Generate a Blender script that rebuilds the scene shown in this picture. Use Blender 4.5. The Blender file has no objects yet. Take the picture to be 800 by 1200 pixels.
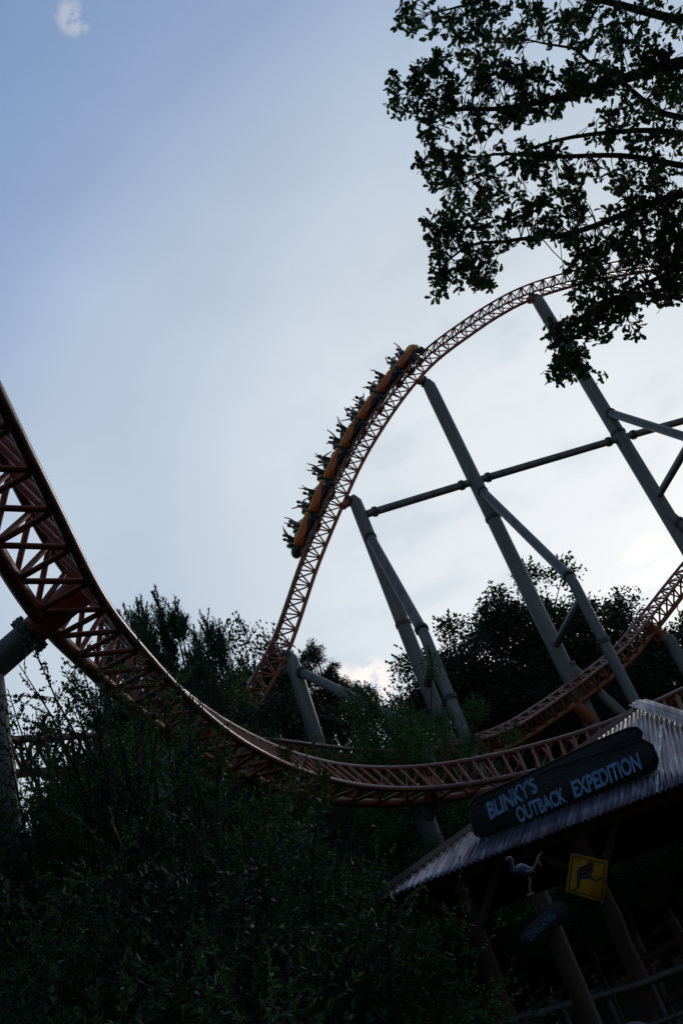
import bpy, math, random
import numpy as np
from mathutils import Matrix, Vector

random.seed(7)
RNG = np.random.default_rng(11)
R = math.radians
scene = bpy.context.scene
COL = scene.collection
A3 = lambda *a: np.array(a, float)

# ------------------------------------------------------------------ camera
FPX = 1000.0                      # focal length in pixels of the 800x1200 photograph
PITCH, ROLL = R(29.1087), R(20.7054)
Fv = A3(0, math.cos(PITCH), math.sin(PITCH))
U0 = A3(0, -math.sin(PITCH), math.cos(PITCH))
R0 = A3(1, 0, 0)
Xv = R0 * math.cos(ROLL) - U0 * math.sin(ROLL)
Yv = R0 * math.sin(ROLL) + U0 * math.cos(ROLL)
EYE = A3(0, 0, 1.6)


def ray(u, v):
    d = Fv * FPX + Xv * (u - 400) + Yv * (600 - v)
    return d / np.linalg.norm(d)


def at_h(u, v, h):                # point seen at (u,v), h metres away over the ground
    d = ray(u, v)
    return EYE + d * h / math.hypot(d[0], d[1])


def at_s(u, v, s):                # same, slant distance
    return EYE + ray(u, v) * s


def on_plane(u, v, P, n):
    d = ray(u, v)
    return EYE + d * (((P - EYE) @ n) / (d @ n))


def pol(az, d, z=0.0):            # bearing and ground distance from the viewpoint
    return A3(math.sin(R(az)) * d, math.cos(R(az)) * d, z)


def el_z(el, d):
    return 1.6 + d * math.tan(R(el))


def project(P):
    q = np.asarray(P) - EYE
    z = q @ Fv
    return 400 + FPX * (q @ Xv) / z, 600 - FPX * (q @ Yv) / z, z


cam = bpy.data.cameras.new("camera")
cam_o = bpy.data.objects.new("camera", cam)
COL.objects.link(cam_o)
cam.sensor_fit = 'VERTICAL'
cam.sensor_height = 36
cam.lens = 36 * FPX / 1200
cam.clip_end = 4000
M = Matrix.Identity(4)
for i in range(3):
    M[i][0], M[i][1], M[i][2], M[i][3] = Xv[i], Yv[i], -Fv[i], EYE[i]
cam_o.matrix_world = M
scene.camera = cam_o

# ------------------------------------------------------------------ node helpers / materials


def nodes_of(name):
    m = bpy.data.materials.new(name)
    m.use_nodes = True
    nt = m.node_tree
    b = nt.nodes['Principled BSDF']
    return m, nt, b


def noise(nt, scale, detail=4, coord='Object', rough=.6, stretch=None):
    tc = nt.nodes.new('ShaderNodeTexCoord')
    src = tc.outputs[coord]
    if stretch:
        mp = nt.nodes.new('ShaderNodeMapping')
        mp.inputs['Scale'].default_value = stretch
        nt.links.new(src, mp.inputs[0])
        src = mp.outputs[0]
    n = nt.nodes.new('ShaderNodeTexNoise')
    n.inputs['Scale'].default_value = scale
    n.inputs['Detail'].default_value = detail
    n.inputs['Roughness'].default_value = rough
    nt.links.new(src, n.inputs['Vector'])
    return n.outputs['Fac']


def ramp(nt, fac, stops):
    r = nt.nodes.new('ShaderNodeValToRGB')
    e = r.color_ramp.elements
    while len(e) < len(stops):
        e.new(.5)
    for k, (p, c) in zip(e, stops):
        k.position = p
        k.color = (*c, 1)
    nt.links.new(fac, r.inputs[0])
    return r.outputs[0]


def mat_noise(name, stops, scale=3, rough=.55, metal=0.0, detail=5, bump=0.0, bscale=30, stretch=None, spec=.5, rvar=0.0):
    m, nt, b = nodes_of(name)
    f = noise(nt, scale, detail, stretch=stretch)
    nt.links.new(ramp(nt, f, stops), b.inputs['Base Color'])
    b.inputs['Roughness'].default_value = rough
    b.inputs['Metallic'].default_value = metal
    b.inputs['Specular IOR Level'].default_value = spec
    if rvar:
        mr = nt.nodes.new('ShaderNodeMapRange')
        mr.inputs[1].default_value, mr.inputs[2].default_value = .3, .7
        mr.inputs[3].default_value, mr.inputs[4].default_value = rough - rvar, rough + rvar
        nt.links.new(f, mr.inputs[0])
        nt.links.new(mr.outputs[0], b.inputs['Roughness'])
    if bump:
        bn = nt.nodes.new('ShaderNodeBump')
        bn.inputs['Strength'].default_value = bump
        bn.inputs['Distance'].default_value = .02
        nt.links.new(noise(nt, bscale, 6, stretch=stretch), bn.inputs['Height'])
        nt.links.new(bn.outputs[0], b.inputs['Normal'])
    return m


def mat_leaf(name, cols, trans=.25, rough=.55, spec=.25):
    m, nt, b = nodes_of(name)
    g = nt.nodes.new('ShaderNodeNewGeometry')
    n = noise(nt, .7, 3)
    mx = nt.nodes.new('ShaderNodeMath')
    mx.operation = 'MULTIPLY_ADD'
    nt.links.new(g.outputs['Random Per Island'], mx.inputs[0])
    mx.inputs[1].default_value = .55
    sc = nt.nodes.new('ShaderNodeMath')
    sc.operation = 'MULTIPLY_ADD'
    nt.links.new(n, sc.inputs[0])
    sc.inputs[1].default_value, sc.inputs[2].default_value = .9, -.22
    nt.links.new(sc.outputs[0], mx.inputs[2])
    c = ramp(nt, mx.outputs[0], [(0, cols[0]), (.5, cols[1]), (1, cols[2])])
    nt.links.new(c, b.inputs['Base Color'])
    b.inputs['Roughness'].default_value = rough
    b.inputs['Specular IOR Level'].default_value = spec
    t = nt.nodes.new('ShaderNodeBsdfTranslucent')
    nt.links.new(c, t.inputs['Color'])
    ms = nt.nodes.new('ShaderNodeMixShader')
    ms.inputs[0].default_value = trans
    nt.links.new(b.outputs[0], ms.inputs[1])
    nt.links.new(t.outputs[0], ms.inputs[2])
    nt.links.new(ms.outputs[0], nt.nodes['Material Output'].inputs[0])
    return m


MT = dict(
    track=mat_noise('track_paint', [(.3, (.22, .048, .024)), (.55, (.32, .078, .036)), (.8, (.38, .11, .055))], 2.2, .45, rvar=.1),
    rail=mat_noise('rail_paint', [(.3, (.14, .044, .032)), (.6, (.22, .075, .055)), (.8, (.32, .19, .17))], 3, .28, rvar=.08),
    bracket=mat_noise('bracket_paint', [(.3, (.30, .075, .03)), (.7, (.40, .12, .05))], 2, .5),
    grey=mat_noise('column_paint', [(.3, (.085, .08, .082)), (.5, (.14, .133, .136)), (.72, (.19, .182, .186))], 2.6, .5, stretch=(1, 1, .07), rvar=.06, detail=3),
    dgrey=mat_noise('flange_paint', [(.3, (.035, .037, .042)), (.7, (.06, .063, .07))], 4, .5),
    black=mat_noise('black_chassis', [(.3, (.012, .012, .013)), (.7, (.03, .03, .032))], 6, .5),
    seat=mat_noise('seat_shell', [(.3, (.014, .014, .016)), (.7, (.025, .025, .028))], 9, .4),
    orange=mat_noise('car_orange', [(.3, (.82, .33, .025)), (.7, (.9, .43, .04))], 1.5, .32),
    orange2=mat_noise('car_red_orange', [(.3, (.46, .07, .010)), (.7, (.55, .10, .014))], 1.5, .35),
    bark=mat_noise('oak_bark', [(.3, (.018, .014, .011)), (.7, (.05, .04, .032))], 6, .9, bump=.6, bscale=20, stretch=(1, 1, .3)),
    twig=mat_noise('bush_wood', [(.3, (.014, .011, .008)), (.7, (.04, .032, .024))], 8, .85),
    timber=mat_noise('timber', [(.25, (.04, .018, .013)), (.55, (.075, .036, .026)), (.8, (.11, .06, .044))], 3, .75, bump=.5, bscale=12, stretch=(6, 6, .5)),
    timber2=mat_noise('pale_timber', [(.25, (.045, .025, .018)), (.55, (.085, .048, .035)), (.8, (.13, .082, .062))], 3, .75, bump=.5, bscale=12, stretch=(6, 6, .4)),
    board=mat_noise('sign_board', [(.3, (.030, .026, .032)), (.7, (.060, .052, .062))], 2, .7, bump=.3, bscale=10, stretch=(.6, 4, 6), spec=.3),
    blue=mat_noise('sign_blue', [(.28, (.08, .19, .36)), (.5, (.30, .52, .88)), (.7, (.36, .58, .92))], 7, .7, detail=7, spec=.2),
    blue_dark=mat_noise('dark_sign_blue', [(.28, (.05, .10, .20)), (.5, (.10, .19, .36)), (.7, (.13, .24, .42))], 14, .7, detail=7, spec=.2),  # lettering blue of the entrance board, darker than the name board's
    edge=mat_noise('board_edge', [(.3, (.05, .04, .04)), (.7, (.09, .075, .07))], 5, .7),
    yellow=mat_noise('sign_yellow', [(.3, (.50, .23, .015)), (.5, (.62, .31, .025)), (.7, (.70, .36, .03))], 6, .45, spec=.3),
    ink=mat_noise('sign_black', [(.3, (.012, .012, .012)), (.7, (.02, .02, .02))], 4, .5),
    white=mat_noise('flaky_white', [(.36, (.2, .2, .23)), (.46, (.62, .62, .66)), (.7, (.8, .8, .82))], 9, .6, detail=8, stretch=(1, 1, 1)),
    skin=mat_noise('skin', [(.3, (.30, .17, .12)), (.7, (.42, .26, .19))], 8, .5),
    hair=mat_noise('hair', [(.3, (.010, .007, .005)), (.7, (.03, .02, .014))], 14, .5),
    cloth_dark=mat_noise('dark_cloth', [(.3, (.012, .013, .017)), (.7, (.03, .032, .04))], 12, .9),
    cloth_blue=mat_noise('blue_grey_cloth', [(.3, (.16, .22, .34)), (.7, (.28, .37, .52))], 12, .9),
    cloth_white=mat_noise('pale_cloth', [(.3, (.38, .42, .50)), (.7, (.56, .60, .66))], 12, .9),
    bird_blue=mat_noise('figurine_blue', [(.3, (.012, .02, .07)), (.7, (.035, .065, .18))], 8, .4),
    bird_leg=mat_noise('figurine_pale', [(.3, (.20, .15, .12)), (.7, (.36, .28, .22))], 8, .45),
    bird_yellow=mat_noise('figurine_yellow', [(.3, (.75, .38, .04)), (.7, (.85, .5, .06))], 8, .4),
    rope=mat_noise('rope', [(.3, (.10, .085, .06)), (.7, (.17, .15, .11))], 20, .9),
    steel=mat_noise('rail_pipe', [(.3, (.08, .074, .08)), (.7, (.13, .12, .13))], 5, .5, metal=.3),
    stone=mat_noise('stone', [(.3, (.10, .09, .11)), (.7, (.21, .19, .22))], 4, .9, bump=.8, bscale=8),
    concrete=mat_noise('concrete', [(.3, (.2, .2, .19)), (.7, (.3, .3, .28))], 5, .9, bump=.3),
)
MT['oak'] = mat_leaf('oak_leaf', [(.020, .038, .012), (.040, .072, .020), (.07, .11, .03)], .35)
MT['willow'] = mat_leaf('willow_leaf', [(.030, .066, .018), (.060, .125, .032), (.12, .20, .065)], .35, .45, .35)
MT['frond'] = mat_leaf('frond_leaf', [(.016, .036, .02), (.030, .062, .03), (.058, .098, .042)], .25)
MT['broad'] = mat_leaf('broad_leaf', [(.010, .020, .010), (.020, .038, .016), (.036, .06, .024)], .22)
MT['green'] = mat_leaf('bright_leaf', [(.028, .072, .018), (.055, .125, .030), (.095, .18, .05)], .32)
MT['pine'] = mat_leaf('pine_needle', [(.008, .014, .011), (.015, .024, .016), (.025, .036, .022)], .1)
MT['lime'] = mat_leaf('yellow_leaf', [(.04, .065, .016), (.075, .105, .026), (.12, .15, .04)], .3)


def roof_material():
    m, nt, b = nodes_of('corrugated_zinc')
    tc = nt.nodes.new('ShaderNodeTexCoord')
    oi = nt.nodes.new('ShaderNodeObjectInfo')
    mp = nt.nodes.new('ShaderNodeMapping')
    mp.vector_type = 'TEXTURE'
    mp.inputs['Scale'].default_value = (.055, 1.8, .5)     # streaks run down the slope
    mp.inputs['Rotation'].default_value = (0, 0, R(-16.6))
    nt.links.new(tc.outputs['Object'], mp.inputs[0])
    n = nt.nodes.new('ShaderNodeTexNoise')
    n.noise_dimensions = '4D'
    n.inputs['Scale'].default_value = .8
    n.inputs['Detail'].default_value = 8
    n.inputs['Roughness'].default_value = .7
    nt.links.new(mp.outputs[0], n.inputs['Vector'])
    nt.links.new(oi.outputs['Random'], n.inputs['W'])
    c = ramp(nt, n.outputs['Fac'], [(.30, (.085, .075, .10)), (.5, (.17, .16, .21)), (.68, (.40, .40, .48))])
    n2 = noise(nt, 1.3, 6)
    c2 = ramp(nt, n2, [(.42, (1, 1, 1)), (.62, (.72, .62, .62))])
    mx = nt.nodes.new('ShaderNodeMix')
    mx.data_type = 'RGBA'
    mx.blend_type = 'MULTIPLY'
    mx.inputs[0].default_value = 1
    nt.links.new(c, mx.inputs[6])
    nt.links.new(c2, mx.inputs[7])
    nt.links.new(mx.outputs[2], b.inputs['Base Color'])
    b.inputs['Metallic'].default_value = .75
    mr = nt.nodes.new('ShaderNodeMapRange')
    mr.inputs[1].default_value, mr.inputs[2].default_value = .35, .7
    mr.inputs[3].default_value, mr.inputs[4].default_value = .6, .36
    nt.links.new(n.outputs['Fac'], mr.inputs[0])
    nt.links.new(mr.outputs[0], b.inputs['Roughness'])
    return m


MT['zinc'] = roof_material()

# ------------------------------------------------------------------ mesh helpers


class MB:
    """Collects vertex / face arrays and links them as one mesh object."""

    def __init__(s):
        s.v, s.f, s.m, s.n = [], [], [], 0

    def add(s, V, F, mi=0):
        V = np.asarray(V, float)
        s.v.append(V)
        if isinstance(F, np.ndarray):
            s.f.append(F + s.n)
            s.m.append(np.full(len(F), mi))
        else:
            for f in F:
                s.f.append(np.array([f]) + s.n)
                s.m.append(np.array([mi]))
        s.n += len(V)

    def tube(s, P, r, n=10, cap=True, mi=0):
        P = np.asarray(P, float)
        r = np.broadcast_to(np.asarray(r, float), (len(P),))
        T = np.gradient(P, axis=0)
        T /= np.linalg.norm(T, axis=1)[:, None]
        a = A3(0, 0, 1) if abs(T[0][2]) < .9 else A3(1, 0, 0)
        N = np.zeros_like(P)
        u = a - T[0] * (a @ T[0])
        for i in range(len(P)):
            u = u - T[i] * (u @ T[i])
            u /= np.linalg.norm(u)
            N[i] = u
        B = np.cross(T, N)
        th = np.linspace(0, 2 * math.pi, n, endpoint=False)
        V = P[:, None] + (N[:, None] * np.cos(th)[None, :, None] + B[:, None] * np.sin(th)[None, :, None]) * r[:, None, None]
        k = len(P)
        i, j = np.meshgrid(np.arange(k - 1), np.arange(n), indexing='ij')
        j2 = (j + 1) % n
        Fq = np.stack([i * n + j, i * n + j2, (i + 1) * n + j2, (i + 1) * n + j], -1).reshape(-1, 4)
        base = s.n
        s.add(V.reshape(-1, 3), Fq, mi)
        if cap:
            s.f.append(np.array([list(range(n))[::-1]]) + base)
            s.f.append(np.array([[(k - 1) * n + q for q in range(n)]]) + base)
            s.m += [np.array([mi])] * 2

    def pipe(s, a, b, r, n=14, mi=0):
        s.tube(np.array([a, b]), r, n, True, mi)

    def box(s, c, ax, h, mi=0):
        """box at c, axes rows of ax, half sizes h"""
        c, ax = np.asarray(c, float), np.asarray(ax, float)
        V = [c + sum(sg * hh * a for sg, hh, a in zip((x, y, z), h, ax)) for x in (-1, 1) for y in (-1, 1) for z in (-1, 1)]
        s.add(V, np.array([[0, 1, 3, 2], [4, 6, 7, 5], [0, 4, 5, 1], [2, 3, 7, 6], [0, 2, 6, 4], [1, 5, 7, 3]]), mi)

    def prism(s, pts, d, mi=0):
        """closed outline pts (front) extruded by vector d"""
        pts = np.asarray(pts, float)
        n = len(pts)
        F = [list(range(n)), list(range(2 * n - 1, n - 1, -1))] + [[i, i + n, (i + 1) % n + n, (i + 1) % n] for i in range(n)]
        s.add(np.vstack([pts, pts + d]), F, mi)

    def sphere(s, c, r, nu=14, nv=9, ax=None, mi=0):
        c = np.asarray(c, float)
        r = np.broadcast_to(np.asarray(r, float), (3,))
        V = [A3(0, 0, 1)]
        for i in range(1, nv):
            t = math.pi * i / nv
            for j in range(nu):
                p = 2 * math.pi * j / nu
                V.append(A3(math.sin(t) * math.cos(p), math.sin(t) * math.sin(p), math.cos(t)))
        V.append(A3(0, 0, -1))
        V = np.array(V) * r
        if ax is not None:
            V = V @ np.asarray(ax)
        F = [[0, 1 + j, 1 + (j + 1) % nu] for j in range(nu)]
        for i in range(nv - 2):
            for j in range(nu):
                a = 1 + i * nu
                F.append([a + j, a + nu + j, a + nu + (j + 1) % nu, a + (j + 1) % nu])
        a = 1 + (nv - 2) * nu
        F += [[a + j, len(V) - 1, a + (j + 1) % nu] for j in range(nu)]
        s.add(V + c, F, mi)

    def mesh(s, name, mats, smooth=True, origin=None):
        me = bpy.data.meshes.new(name)
        V = np.vstack(s.v)
        if origin is not None:
            V = V - origin
        tot = np.concatenate([np.full(len(f), f.shape[1]) for f in s.f])
        lv = np.concatenate([f.ravel() for f in s.f])
        me.vertices.add(len(V))
        me.vertices.foreach_set('co', V.ravel())
        me.loops.add(len(lv))
        me.loops.foreach_set('vertex_index', lv.astype(np.int32))
        me.polygons.add(len(tot))
        me.polygons.foreach_set('loop_start', np.concatenate([[0], np.cumsum(tot)[:-1]]).astype(np.int32))
        me.polygons.foreach_set('loop_total', tot.astype(np.int32))
        me.polygons.foreach_set('material_index', np.concatenate(s.m).astype(np.int32))
        for mm in (mats if isinstance(mats, (list, tuple)) else [mats]):
            me.materials.append(MT[mm] if isinstance(mm, str) else mm)
        me.update(calc_edges=True)
        me.validate()
        if smooth:
            me.polygons.foreach_set('use_smooth', np.full(len(me.polygons), True))
            me.set_sharp_from_angle(angle=R(40))
        return me


ORG = {}


def part(name, mb, mats, parent, smooth=True, label=None, kind=None):
    """one mesh object under parent; coordinates in mb are world coordinates"""
    o = bpy.data.objects.new(name, mb.mesh(name, mats, smooth, ORG[parent.name]))
    COL.objects.link(o)
    o.parent = parent
    ORG[o.name] = ORG[parent.name]
    if label:
        o['label'] = label
    if kind:
        o['kind'] = kind
    return o


def tag(o, label, cat, group=None):
    o['label'] = label
    o['category'] = cat
    if group:
        o['group'] = group
    return o


def thing(name, label, cat, loc, group=None):
    o = bpy.data.objects.new(name, None)
    o.empty_display_size = .3
    COL.objects.link(o)
    o.location = loc
    ORG[o.name] = np.array(loc, float)
    return tag(o, label, cat, group)


def solo(name, mb, mats, label, cat, loc, group=None, smooth=True):
    loc = np.array(loc, float)
    o = bpy.data.objects.new(name, mb.mesh(name, mats, smooth, loc))
    COL.objects.link(o)
    o.location = loc
    ORG[o.name] = loc
    return tag(o, label, cat, group)


def copy_tree(o, parent=None):
    c = o.copy()
    COL.objects.link(c)
    if parent:
        c.parent = parent
    for ch in [x for x in COL.objects if x.parent == o]:
        copy_tree(ch, c)
    return c


ORD = ['first', 'second', 'third', 'fourth', 'fifth', 'sixth', 'seventh', 'eighth', 'ninth', 'tenth', 'eleventh', 'twelfth', 'thirteenth', 'fourteenth', 'fifteenth', 'sixteenth', 'seventeenth', 'eighteenth']

# ------------------------------------------------------------------ ground and sky
g = MB()
n = 90
gx = np.concatenate([-np.geomspace(700, 1, n // 2), np.geomspace(1, 700, n // 2)])
X_, Y_ = np.meshgrid(gx, gx + 20, indexing='ij')
Z_ = -.02 + .12 * (np.sin(X_ * .21) * np.cos(Y_ * .17) - .3) * (np.hypot(X_, Y_) > 5)
ii, jj = np.meshgrid(np.arange(n - 1), np.arange(n - 1), indexing='ij')
g.add(np.stack([X_, Y_, Z_], -1).reshape(-1, 3), np.stack([ii * n + jj, (ii + 1) * n + jj, (ii + 1) * n + jj + 1, ii * n + jj + 1], -1).reshape(-1, 4))
MT['soil'] = mat_noise('soil_and_litter', [(.3, (.010, .008, .006)), (.55, (.018, .016, .010)), (.75, (.015, .022, .009))], 1.6, .95, detail=8, bump=.6, bscale=9)
go = bpy.data.objects.new('ground', g.mesh('ground', 'soil'))
COL.objects.link(go)
go['kind'] = 'structure'

SUN_AZ, SUN_EL = 22.0, 17.0
sun_dir = A3(math.sin(R(SUN_AZ)) * math.cos(R(SUN_EL)), math.cos(R(SUN_AZ)) * math.cos(R(SUN_EL)), math.sin(R(SUN_EL)))
w = bpy.data.worlds.new("World")
scene.world = w
w.use_nodes = True
nt = w.node_tree
bg = nt.nodes['Background']
sky = nt.nodes.new('ShaderNodeTexSky')
sky.sky_type = 'NISHITA'
sky.sun_disc = False
sky.sun_elevation = R(SUN_EL)
sky.sun_rotation = R(SUN_AZ)
sky.air_density = 1.2
sky.dust_density = .6
sky.ozone_density = 1.6
nt.links.new(sky.outputs[0], bg.inputs[0])
bg.inputs[1].default_value = .09
tc = nt.nodes.new('ShaderNodeTexCoord')


def vdot(vec, d):
    a = nt.nodes.new('ShaderNodeVectorMath')
    a.operation = 'DOT_PRODUCT'
    nt.links.new(vec, a.inputs[0])
    a.inputs[1].default_value = tuple(d)
    return a.outputs['Value']


def mrange(v, a, b, c=0., d=1., smooth=True):
    q = nt.nodes.new('ShaderNodeMapRange')
    q.interpolation_type = 'SMOOTHSTEP' if smooth else 'LINEAR'
    nt.links.new(v, q.inputs[0])
    for k, x in zip((1, 2, 3, 4), (a, b, c, d)):
        q.inputs[k].default_value = x
    return q.outputs[0]


def mth(op, a, b=None):
    q = nt.nodes.new('ShaderNodeMath')
    q.operation = op
    q.use_clamp = True
    for k, x in enumerate((a, b)):
        if x is None:
            continue
        if isinstance(x, (int, float)):
            q.inputs[k].default_value = x
        else:
            nt.links.new(x, q.inputs[k])
    return q.outputs[0]


def wnoise(scale, detail=5, stretch=(1, 1, 2.2)):
    mp = nt.nodes.new('ShaderNodeMapping')
    mp.inputs['Scale'].default_value = stretch
    nt.links.new(tc.outputs['Generated'], mp.inputs[0])
    q = nt.nodes.new('ShaderNodeTexNoise')
    q.inputs['Scale'].default_value = scale
    q.inputs['Detail'].default_value = detail
    nt.links.new(mp.outputs[0], q.inputs[0])
    return q.outputs['Fac']


dirv = tc.outputs['Generated']
veil_dir = ray(700, 640)
veil_cos = vdot(dirv, veil_dir)
n1 = wnoise(2.2, 6)
n2 = wnoise(7.0, 6)
# thin high veil, densest round the hidden sun
veil = mrange(veil_cos, -.2, .62, .35, .85, True)
veil = mth('ADD', veil, mrange(n1, .35, .7, -.06, .08))
bg2 = nt.nodes.new('ShaderNodeBackground')
rmp = nt.nodes.new('ShaderNodeValToRGB')
es = rmp.color_ramp.elements
STOPS = [(.0, (.09, .13, .21)), (.5, (.13, .19, .32)), (.667, (.225, .34, .59)), (.781, (.335, .455, .68)), (.825, (.45, .565, .74)), (.874, (.54, .64, .77)), (.924, (.69, .76, .83)), (.97, (.82, .87, .92)), (1., (.87, .91, .95))]
while len(es) < len(STOPS):
    es.new(.5)
for e_, (p_, c_) in zip(es, STOPS):
    e_.position, e_.color = p_, (*c_, 1)
rmp.color_ramp.interpolation = 'B_SPLINE'
sz = nt.nodes.new('ShaderNodeSeparateXYZ')
nt.links.new(dirv, sz.inputs[0])
low_ = mth('MULTIPLY', mth('MULTIPLY', mth('SUBTRACT', .855, sz.outputs[2]), .26), mrange(veil_cos, .79, .88, 1, 0))
nt.links.new(mth('ADD', veil_cos, low_), rmp.inputs[0])          # the veil thickens towards the horizon
# faint greyer cloud bellies low in the veil
mixg = nt.nodes.new('ShaderNodeMix')
mixg.data_type = 'RGBA'
mixg.blend_type = 'MULTIPLY'
nt.links.new(mth('MULTIPLY', mrange(n2, .46, .7), mrange(veil_cos, .9, .985, .06, .8)), mixg.inputs[0])
nt.links.new(rmp.outputs[0], mixg.inputs[6])
mixg.inputs[7].default_value = (.80, .84, .88, 1)
nt.links.new(mixg.outputs[2], bg2.inputs[0])
ms = nt.nodes.new('ShaderNodeMixShader')
nt.links.new(veil, ms.inputs[0])
nt.links.new(bg.outputs[0], ms.inputs[1])
nt.links.new(bg2.outputs[0], ms.inputs[2])
last = ms.outputs[0]
# small bright clouds
for (u, v, rad, thr, col, amt) in ((86, 21, 1.15, .47, (.58, .60, .67), .62), (436, 798, 1.9, .40, (1.05, .97, .92), .95), (400, 812, 2.2, .42, (1.05, .97, .92), .9), (765, 668, 2.6, .44, (1.08, 1.06, 1.03), .9)):
    cd = vdot(dirv, ray(u, v))
    fall = mrange(cd, math.cos(R(rad)), math.cos(R(rad * .25)))
    nn = mrange(wnoise(60 if v < 100 else 40, 9, (1, 1, 1.6)), thr - .05, thr + .14)
    bgc = nt.nodes.new('ShaderNodeBackground')
    bgc.inputs[0].default_value = (*col, 1)
    mm = nt.nodes.new('ShaderNodeMixShader')
    nt.links.new(mth('MULTIPLY', mth('MULTIPLY', fall, nn), amt), mm.inputs[0])
    nt.links.new(last, mm.inputs[1])
    nt.links.new(bgc.outputs[0], mm.inputs[2])
    last = mm.outputs[0]
nt.links.new(last, nt.nodes['World Output'].inputs[0])

sl = bpy.data.lights.new('sun', 'SUN')
sl.energy = .6
sl.angle = R(12)
sl.color = (1, .93, .85)
so = bpy.data.objects.new('sun', sl)
COL.objects.link(so)
so.location = (0, 0, 60)
so.rotation_euler = Vector(-sun_dir).to_track_quat('-Z', 'Y').to_euler()

vs = scene.view_settings
vs.view_transform = 'Standard'
vs.look = 'None'
vs.exposure = 0
vs.gamma = 1
vs.use_curve_mapping = False
scene.render.engine = 'CYCLES'
scene.cycles.max_bounces = 6
scene.cycles.transparent_max_bounces = 4
try:
    scene.cycles.use_denoising = True
except Exception:
    pass

# ------------------------------------------------------------------ coaster track


def catmull(P, step=.1):
    P = np.asarray(P, float)
    Q = np.vstack([2 * P[0] - P[1], P, 2 * P[-1] - P[-2]])
    out = []
    for i in range(1, len(Q) - 2):
        p0, p1, p2, p3 = Q[i - 1:i + 3]
        d = [max(np.linalg.norm(b[:3] - a[:3]), 1e-6) ** .5 for a, b in ((p0, p1), (p1, p2), (p2, p3))]
        t0, t1 = 0, d[0]
        t2, t3 = t1 + d[1], t1 + d[1] + d[2]
        t = np.linspace(t1, t2, 40, endpoint=False)[:, None]
        a1 = (t1 - t) / (t1 - t0) * p0 + (t - t0) / (t1 - t0) * p1
        a2 = (t2 - t) / (t2 - t1) * p1 + (t - t1) / (t2 - t1) * p2
        a3 = (t3 - t) / (t3 - t2) * p2 + (t - t2) / (t3 - t2) * p3
        b1 = (t2 - t) / (t2 - t0) * a1 + (t - t0) / (t2 - t0) * a2
        b2 = (t3 - t) / (t3 - t1) * a2 + (t - t1) / (t3 - t1) * a3
        out.append((t2 - t) / (t2 - t1) * b1 + (t - t1) / (t2 - t1) * b2)
    out.append(P[-1:])
    C = np.vstack(out)
    s = np.concatenate([[0], np.cumsum(np.linalg.norm(np.diff(C[:, :3], axis=0), axis=1))])
    ss = np.arange(0, s[-1], step)
    C = np.stack([np.interp(ss, s, C[:, k]) for k in range(C.shape[1])], 1)
    k = np.ones(15) / 15                                   # light smoothing
    S = C.copy()
    if len(C) < 40:
        return S
    for q in range(C.shape[1]):
        S[7:-7, q] = np.convolve(C[:, q], k, 'valid')
    return S


GAUGE, DEPTH = 1.1, 1.0
UNIT = MB()
UNIT.pipe(A3(0, 0, 0), A3(0, 0, 1), 1.0, 10)
UNIT_ME = {k: UNIT.mesh('strut', k) for k in ('track',)}


def strut_obj(name, a, b, r, parent):
    o = bpy.data.objects.new(name, UNIT_ME['track'])
    COL.objects.link(o)
    o.parent = parent
    d = b - a
    L = np.linalg.norm(d)
    q = Vector(d).to_track_quat('Z', 'Y')
    o.matrix_local = Matrix.Translation(Vector(a - ORG[parent.name])) @ q.to_matrix().to_4x4() @ Matrix.Diagonal((r, r, L, 1))
    return o


def build_track(label, Rr, Rl, Sp, bay=.8, rail_r=.075, spine_r=.12, vr=.045, rung_r=.045, diag_r=.022, step=.1, rung_half=True, nrails=8, skew=0.0):
    """Rr/Rl/Sp: sampled polylines of the right rail, left rail and spine"""
    root = thing('coaster_track', label, 'coaster track', A3(*Sp[len(Sp) // 2][:2], 0))
    for P in (Rr, Rl):
        m = MB()
        m.tube(P[::2], rail_r, nrails)
        part('running_rail', m, 'rail', root)
    m = MB()
    m.tube(Sp[::2], spine_r, 10)
    part('spine_tube', m, 'track', root)
    nb = int(bay / step / 2) * 2
    ties, braces, rest_t, rest_b = [], [], [], []
    for i in range(0, len(Sp) - nb - 1, nb):
        h = i + nb // 2
        for k in ((i, h) if rung_half else (i,)):
            ties.append((Rr[k], Rl[max(k - int(skew / step), 0)], rung_r))
        ties.append((Rr[i], Rl[h], diag_r))
        if not rung_half:
            ties.append((Rl[h], Rr[i + nb], diag_r))
        for P in (Rr, Rl):
            braces.append((P[i], Sp[h], vr))
            braces.append((P[i + nb], Sp[h], vr))
    for lst, nm, stuff in ((ties, 'cross_tie', 'cross_ties_beyond'), (braces, 'truss_brace', 'truss_braces_beyond')):
        def size(e):
            c = (e[0] + e[1]) / 2
            u, v, z = project(c)
            ins = z > .5 and -20 < u < 820 and -20 < v < 1220
            return (e[2] * np.linalg.norm(e[1] - e[0]) / z if ins else 0)
        lst = sorted(lst, key=size, reverse=True)
        for e in lst[:96]:
            strut_obj(nm, e[0], e[1], e[2], root)
        if lst[96:]:
            m = MB()
            for a, b, r in lst[96:]:
                m.pipe(a, b, r, 6)
            part(stuff, m, 'track', root, kind='stuff')
    return root


def frames(C, bank, side=None):
    """tangent, right, up for a sampled path and per-sample bank (to the right of travel)"""
    T = np.gradient(C, axis=0)
    T /= np.linalg.norm(T, axis=1)[:, None]
    Rh = np.cross(T, A3(0, 0, 1))
    Rh /= np.linalg.norm(Rh, axis=1)[:, None]
    Uh = np.cross(Rh, T)
    b = np.radians(bank)[:, None]
    up = np.cos(b) * Uh + np.sin(b) * Rh
    right = np.cos(b) * Rh - np.sin(b) * Uh
    return T, right, up


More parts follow.
